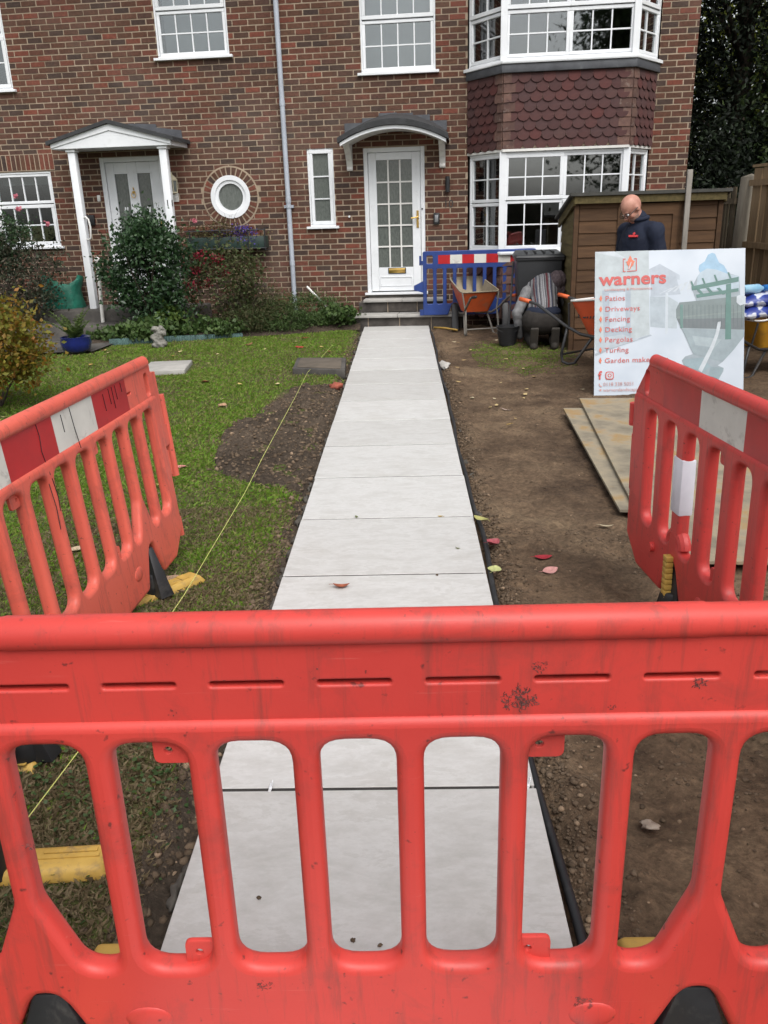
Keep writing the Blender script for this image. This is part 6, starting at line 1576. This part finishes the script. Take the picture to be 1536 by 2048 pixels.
for i in range(len(prof)-1):
    for j in range(n): fs_.append((i*n+j,i*n+(j+1)%n,(i+1)*n+(j+1)%n,(i+1)*n+j))
fs_.append(tuple(range(n-1,-1,-1)))
me_ = MB().add(vs_,fs_).mesh('garden_bag'); bm = bmesh.new(); bm.from_mesh(me_); bmesh.ops.subdivide_edges(bm, edges=bm.edges[:], cuts=1, use_grid_fill=True, smooth=.6); bm.to_mesh(me_); bm.free()
for v_ in me_.vertices: v_.co += Vector((fbm(v_.co.x,v_.co.z,7,3,1),fbm(v_.co.y,v_.co.z,7,3,2),.3*fbm(v_.co.x,v_.co.y,7,3,3)))*.085
me_.polygons.foreach_set('use_smooth',[True]*len(me_.polygons))
gp = ground(122,640,.17); o = link('garden_bag', me_, None, mat('green_woven_plastic',(.012,.165,.110),(.007,.085,.055),7,.5,.5,25,.02)); o.location = (gp.x,gp.y+.25,.165); o.scale = (.90,1,1.12); tag(o, 'green woven plastic garden sack standing beside the porch post', 'garden bag')

# covers and slabs in the lawn
mc = [ground(*p) for p in ((585,743),(690,747),(692,721),(595,721))]
MC = [(p.x,p.y) for p in mc]
mh = empty('inspection_cover', tuple(sum(mc,Vector())/4)); tag(mh, 'brown concrete inspection cover in the lawn beside the path', 'inspection cover')
c0 = sum(mc,Vector())/4; loc_ = [(p.x-c0.x,p.y-c0.y) for p in mc]
MB().slab(loc_, -.06, .035).build('surround', M['dark_concrete'], mh, bevel=.008)
MB().slab([(x*.84,y*.84) for x,y in loc_], .0355, .042).build('lid', mat('brown_concrete',(.13,.105,.08),(.08,.066,.05),7,.95,.6,50), mh, bevel=.003)
gs = ground(338,735); o = MB().box(-.24,.24,-.33,.33,-.03,.028).build('stepping_slab', M['grey_paving'], None, bevel=.008); o.location = (gs.x-.02,gs.y,-.005); o.rotation_euler = (0,0,R(6)); tag(o, 'pale grey slab lying in the lawn behind the left barrier', 'slab')

# ================================================================== grass, weeds, clods
def grass(name, n, box, hgt, dens, size, m_, label, wid=.075):
    def table(fn, st):
        nx = int((box[1]-box[0])/st)+2; ny = int((box[3]-box[2])/st)+2
        return np.array([[fn(box[0]+i*st, box[2]+j*st) for i in range(nx)] for j in range(ny)])
    def look(G, st, X, Y):
        fx = (X-box[0])/st; fy = (Y-box[2])/st; i = fx.astype(int); j = fy.astype(int); u = fx-i; v = fy-j
        return (G[j,i]*(1-u)+G[j,i+1]*u)*(1-v)+(G[j+1,i]*(1-u)+G[j+1,i+1]*u)*v
    D = table(dens, .04); H = table(hgt, .04)
    X = rng.uniform(box[0],box[1],n*4); Y = rng.uniform(box[2],box[3],n*4)
    ok = np.nonzero(rng.random(n*4) < look(D, .04, X, Y))[0][:n]
    K = np.column_stack([X[ok],Y[ok]]); Z = look(H, .04, X[ok], Y[ok]); k = len(K)
    C = np.column_stack([K,Z-.004]); A = rng.normal(size=(k,3))*.55; A[:,2] = np.abs(A[:,2])*.6+.75
    S = rng.uniform(size[0],size[1],k); A /= np.linalg.norm(A,axis=1,keepdims=True)
    Bv = np.column_stack([-A[:,1],A[:,0],np.zeros(k)])+rng.normal(size=(k,3))*.2; Bv /= np.linalg.norm(Bv,axis=1,keepdims=True)
    w = (S*wid+.0006).reshape(-1,1); S = S.reshape(-1,1)
    bend = rng.normal(size=(k,3))*.35*S; bend[:,2] = -np.abs(bend[:,2])*.4
    V = np.empty((k,4,3)); V[:,0] = C-Bv*w; V[:,1] = C+Bv*w; V[:,2] = C+A*S*.55+Bv*w*.7; V[:,3] = C+A*S+bend
    b = (np.arange(k)*4).reshape(-1,1); F = np.concatenate([b+[0,1,2], b+[0,2,3]],1).reshape(-1,3)
    o = link(name, np_mesh(name, V.reshape(-1,3), F, 3), None, m_); tag(o, label, 'grass', kind='stuff'); return o
def covered(x, y):
    if 4.6 < y < 8.7 and x > -1.8 and inside(SOILP,x+.14*fbm(x,y,3.1,3,1.2),y+.2*fbm(x,y,3.1,3,5.2)): return True
    if 8.6 < y < 9.8 and x > -1.4 and inside(MC,x,y): return True
    return (abs(x-gs.x)<.26 and abs(y-gs.y)<.35) or (y > 11 and y > bed_front(x)-.02) or (x < -4.0 and y > 10.7)
def lawn_d(x, y):
    if x > -edge_x(y)-.005 or covered(x, y): return 0
    d = .62+.9*fbm(x,y,1.3,3,2.1)
    yy = y+.9*fbm(x,y,1.4,3,6.3); t = max(0,min(1,(yy-2.2)/.8)); d *= t+(1-t)*(.10+max(0,fbm(x,y,2.2,2,7.7))*1.2)
    t = max(0,min(1,(yy-3.6)/1.6)); d *= t+(1-t)*(.50+.8*fbm(x,y,3,2,3.1))
    d *= .72+.9*fbm(x,y,3.2,4,11.3)
    if x > -.74: d *= .6
    return max(0, min(1, d*(1.15 if y > 5 else .9)))
def lawn_far(x, y):
    t = max(0,min(1,(y-3.4)/2.2)); return lawn_d(x,y)*t
grass('grass', 100000, (-2.5,-.64,1.2,6.2), lawn_h, lambda x,y: lawn_d(x,y)*max(.15,min(1,(6.4-y)/2.0)), (.012,.030), M['grass'], 'short green grass of the near lawn', .045)
grass('grass', 140000, (-5.6,-.64,3.4,12.3), lawn_h, lawn_far, (.018,.040), M['grass'], 'green grass of the far lawn')
grass('dry_grass', 80000, (-2.0,-.66,1.2,4.6), lawn_h, lambda x,y: 0 if (x > -edge_x(y) or covered(x,y)) else max(0,min(1,.5-1.2*fbm(x,y,1.3,3,2.1)+(.35 if y < 2.6 else 0))), (.012,.035), M['dry_grass'], 'dead straw coloured thatch in the near lawn', .026)
grass('dry_grass', 22000, (-5.0,-.66,4.0,12.0), lawn_h, lambda x,y: 0 if (x > -edge_x(y) or covered(x,y)) else max(0,min(1,.35-1.3*fbm(x,y,1.3,3,2.1))), (.015,.035), M['dry_grass'], 'yellowed dead grass in patches of the far lawn', .05)
grass('moss_grass', 16000, (.8,2.3,8.6,11.6), soil_h, lambda x,y: max(0,min(1,(.9-((x-1.35)/.75)**2-((y-10.0)/1.3)**2+.8*fbm(x,y,2.5,3,5.2)))), (.010,.024), M['grass'], 'thin mossy green growth on the far soil')
# round leaved weeds near the first barrier
Cw = []; Aw = []
for (u, v, n, sp) in ((110,1560,90,.10),(180,1600,60,.09),(270,1530,70,.10),(330,1555,90,.10),(370,1600,40,.05),(250,1660,40,.08),(300,1830,20,.05),(250,1800,16,.05),(60,1500,60,.1),(20,1800,26,.06),(110,1060,90,.16),(60,1020,50,.16),(250,1070,30,.12)):
    g_ = ground(u,v,-.02)
    for i in range(n):
        x = g_.x+rng.normal()*sp; y = g_.y+rng.normal()*sp
        if x > -.66: continue
        Cw.append((x,y,lawn_h(x,y)+rng.uniform(.004,.03))); t = rng.uniform(0,6.28); Aw.append((math.cos(t),math.sin(t),.15))
o = leaves('weed', Cw, rng.uniform(.009,.020,len(Cw)), M['clover'], None, Aw, asp=1.0, fold=.05, flat=.9, kind='stuff'); tag(o, 'round leaved weeds creeping over the near lawn', 'weeds')
# clods and stones
def clods(name, n, fpos, size, label):
    ico = [(0,0,1),(.89,0,.45),(.28,.85,.45),(-.72,.53,.45),(-.72,-.53,.45),(.28,-.85,.45),(.72,.53,-.45),(-.28,.85,-.45),(-.89,0,-.45),(-.28,-.85,-.45),(.72,-.53,-.45),(0,0,-1)]
    fc = [(0,1,2),(0,2,3),(0,3,4),(0,4,5),(0,5,1),(1,6,2),(2,7,3),(3,8,4),(4,9,5),(5,10,1),(2,6,7),(3,7,8),(4,8,9),(5,9,10),(1,10,6),(11,7,6),(11,8,7),(11,9,8),(11,10,9),(11,6,10)]
    V = []; F = []; I = np.array(ico)
    for i in range(n):
        p = fpos(); 
        if p is None: continue
        s_ = size[0]+(size[1]-size[0])*rng.random()**3; q = I*(1+rng.normal(size=(12,1))*.18)*s_*np.array((1,rng.uniform(.7,1.2),rng.uniform(.5,.8))); a = rng.uniform(0,6.28)
        q = q@np.array(((math.cos(a),-math.sin(a),0),(math.sin(a),math.cos(a),0),(0,0,1))); b = len(V)*12
        V.append(q+np.array(p)); F.append(np.array(fc)+b)
    o = link(name, np_mesh(name, np.concatenate(V), np.concatenate(F), 3), None, M['clod']); tag(o, label, 'soil', kind='stuff')
def p_right():
    if rng.random() < .55: x = rng.uniform(.40,1.5); y = rng.uniform(1.2,4.2)
    elif rng.random() < .5: x = .40+abs(rng.normal())*.07; y = rng.uniform(1.3,11)
    else: x = rng.uniform(.4,3.2); y = rng.uniform(2,11)
    if fbm(x,y,1.7,3,3.9)+rng.normal()*.22 < -.05 and x > .55: return None
    return (x,y,soil_h(x,y)+.001)
clods('clods', 16000, p_right, (.0018,.010), 'small crumbs and stones scattered over the right hand soil')
def p_ridge():
    x = .385+abs(rng.normal())*.055; y = rng.uniform(1.3,9.5); return (x,y,soil_h(x,y)+.004)
clods('clods', 2600, p_ridge, (.003,.013), 'larger clods crumbled along the right edge of the path')
def p_left():
    if rng.random() < .45:
        x = -.68+rng.normal()*.045; y = rng.uniform(1.3,12)
        if x > -.61: return None
        return (x,y,lawn_h(x,y)+.004)
    x = rng.uniform(-1.6,-.62); y = rng.uniform(4.8,8.4)
    if not inside(SOILP,x+rng.normal()*.06,y+rng.normal()*.1): return None
    return (x,y,max(patch_h(x,y),lawn_h(x,y)+.004))
clods('clods', 9000, p_left, (.003,.020), 'dark crumbs on the dug patch and along the left edge of the path')

# ================================================================== fallen leaves and litter
def fallen(label, u, v, ln, cols, z=None, curl=.25, rot=None, name='fallen_leaf', cat='leaf', group=None, asp=.55):
    p = ground(u, v, 0.0 if z is None else z)
    if z is None:
        p = ground(u, v, soil_h(p.x,p.y)+.004 if p.x > PX1 else (lawn_h(p.x,p.y)+.012 if p.x < PX0 else .002))
    n = 7; vs_ = []; fs_ = []
    for i in range(n):
        t = i/(n-1); w = ln*asp*.5*math.sin(math.pi*min(.98,t*.92+.06))**.8; x = (t-.5)*ln; zz = curl*ln*(2*t-1)**2*.6
        vs_ += [(x,-w,zz+w*curl*1.2),(x,0,zz),(x,w,zz+w*curl*1.2)]
    for i in range(n-1):
        for j in range(2): fs_.append((i*3+j,(i+1)*3+j,(i+1)*3+j+1,i*3+j+1))
    mb = MB().add(vs_, fs_); mb.tube([(-ln*.5,0,curl*ln*.6),(-ln*.75,.01,curl*ln*.5)], .0012, 4)
    o = mb.build(name, leaf_mat_c(cols), None, smooth=True); o.location = p; o.rotation_euler = (random.uniform(-.15,.15), random.uniform(-.15,.15), rot if rot is not None else random.uniform(0,6.28)); tag(o, label, cat, group); return o
lmc = {}
def leaf_mat_c(c):
    if c not in lmc: lmc[c] = mat('fallen_leaf', c, tuple(x*.6 for x in c), 60, .6)
    return lmc[c]
fallen('curled rust brown leaf on the pale path slab', 683,1175,.075,(.34,.095,.045),curl=.4,rot=.1)
fallen('yellow green leaf on the edging right of the path', 962,1040,.10,(.40,.38,.13),rot=2.3,z=.012)
fallen('dark pink leaf leaning by the edging strip', 985,1090,.085,(.36,.07,.085),rot=.8,curl=.5,z=-.01,asp=.8)
fallen('pale yellow green round leaf beside the path', 989,1141,.07,(.46,.48,.20),asp=.95,rot=1.2,z=-.005)
fallen('bright crimson leaf on the bare soil', 1087,1117,.085,(.36,.018,.03),rot=0,asp=.7)
fallen('pale pink leaf on the soil below the crimson one', 1101,1143,.075,(.60,.30,.27),asp=.8,rot=.3)
fallen('pale cream leaf near the right barrier', 1213,1053,.075,(.48,.40,.26),asp=.35,rot=-.2)
fallen('pinkish grey curled leaf on the middle of the soil', 1014,821,.10,(.40,.30,.25),asp=.35,rot=-.5)
fallen('small yellow leaf on the far soil', 1017,849,.05,(.55,.36,.08))
fallen('pink petal leaf on the lawn right of the left barrier', 361,935,.075,(.62,.24,.22),asp=.8)
fallen('tan leaf on the lawn left of the dug patch', 445,812,.10,(.42,.25,.15),asp=.8)
fallen('red leaf on the far lawn near the bed', 598,696,.12,(.46,.05,.04),asp=.8)
fallen('orange red leaf on the far lawn right of the stone', 608,677,.10,(.42,.06,.035),asp=.8)
fallen('brown leaf at the edging of the bed', 498,690,.13,(.26,.12,.06))
fallen('rust leaf on the lawn below the inspection cover', 411,765,.12,(.26,.07,.035),asp=.7)
fallen('tan leaf on the lawn beside the yellow foot', 343,1159,.08,(.42,.28,.18),asp=.8)
fallen('pale straw leaf on the turf behind the left barrier bars', 152,1101,.09,(.55,.42,.28),asp=.8)
fallen('yellow leaf on the path at the third joint', 880,1033,.030,(.48,.34,.10))
fallen('tiny green leaf on the path at the third joint', 713,1034,.032,(.14,.17,.06))
fallen('tiny green leaf on the path near the second joint', 916,1097,.022,(.14,.16,.05))
for i in range(38):
    while True:
        x = random.uniform(-4.2,-.75); y = random.uniform(5.0,11.4)
        if not covered(x,y): break
    c = random.choice([(.55,.42,.14),(.60,.50,.26),(.45,.28,.08),(.50,.40,.20),(.35,.12,.05)])
    o = fallen('small yellow or brown leaf scattered on the lawn', 0,2000,random.uniform(.03,.07),c,z=0,group='small leaves on the lawn',asp=.7); o.location = (x,y,lawn_h(x,y)+.022)
for i in range(34):
    x = random.uniform(.5,2.6); y = random.uniform(6.5,11.2); c = random.choice([(.55,.42,.20),(.60,.52,.34),(.40,.28,.12)])
    o = fallen('small pale leaf scattered on the far soil', 0,2000,random.uniform(.025,.055),c,z=0,group='small leaves on the far soil',asp=.7); o.location = (x,y,soil_h(x,y)+.010)
# debris
def lump(name, label, u, v, size, m_, cat, flat=.4, seed=1, z=-.04):
    b_ = MB(); b_.ball((0,0,0),(size,size*.8,size*flat),14,9); me_ = b_.mesh(name)
    for q in me_.vertices: q.co *= 1+1.1*fbm(q.co.x/size,q.co.y/size+q.co.z/size,2.2,4,seed)
    me_.polygons.foreach_set('use_smooth',[True]*len(me_.polygons)); o = link(name, me_, None, m_); o.location = ground(u,v,z); tag(o,label,cat); return o
lump('litter','crumpled translucent plastic scrap on the soil behind the near barrier',1300,1650,.026,mat('plastic_scrap',(.30,.25,.20),(.17,.13,.10),60,.4),'litter',.3,4)
lump('litter','pale fibrous scrap on the soil at the lower right',1437,1833,.024,mat('fibre_scrap',(.30,.24,.17),(.18,.14,.10),50,.9),'litter',.5,5)
lump('brick_fragment','broken orange red brick piece at the left edge of the path',672,772,.065,mat('red_clay',(.33,.085,.05),(.22,.06,.04),20,.9),'brick piece',.6,7,z=.0)
o = lump('mortar_spill','long white mortar splash on the soil right of the path',888,731,.10,mat('white_mortar',(.52,.50,.46),(.36,.34,.31),20,.9),'mortar',.25,9); o.scale = (.55,3.4,1)
for u, w_ in ((539,'left'),(1055,'right')):
    p = ground(u,1582,0); o = MB().box(-.004,.004,-.013,.013,0,.012).box(-.0015,.0015,-.006,.006,.012,.03).build('levelling_clip', M['upvc'], None); o.location = (p.x,2.0145,.0005); o.rotation_euler = (0,R(20),0); tag(o, 'tiny white levelling clip standing in the near joint on the %s' % w_, 'clip', 'levelling clips')
for k_, (u, v) in enumerate(((518,1795),(659,1875),(760,1890),(706,1880),(874,1150))):
    o = lump('soil_crumb','tiny dark soil crumb dropped on the near path slabs',u,v,.006,M['clod'],'soil crumb',.7,k_,z=.003); o['group'] = 'crumbs on the path'
ys = MB().tube([ground(868,655,-.02),ground(890,656,-.015),ground(915,660,-.02)], .014, 6).build('yellow_strap', M['yellow'], None, smooth=True); tag(ys,'yellow plastic strap on the ground beside the path end','strap')
for (x, z, w) in ((1.02,10.86,.16),(1.15,11.2,.2),(1.42,10.6,.15)):
    pass
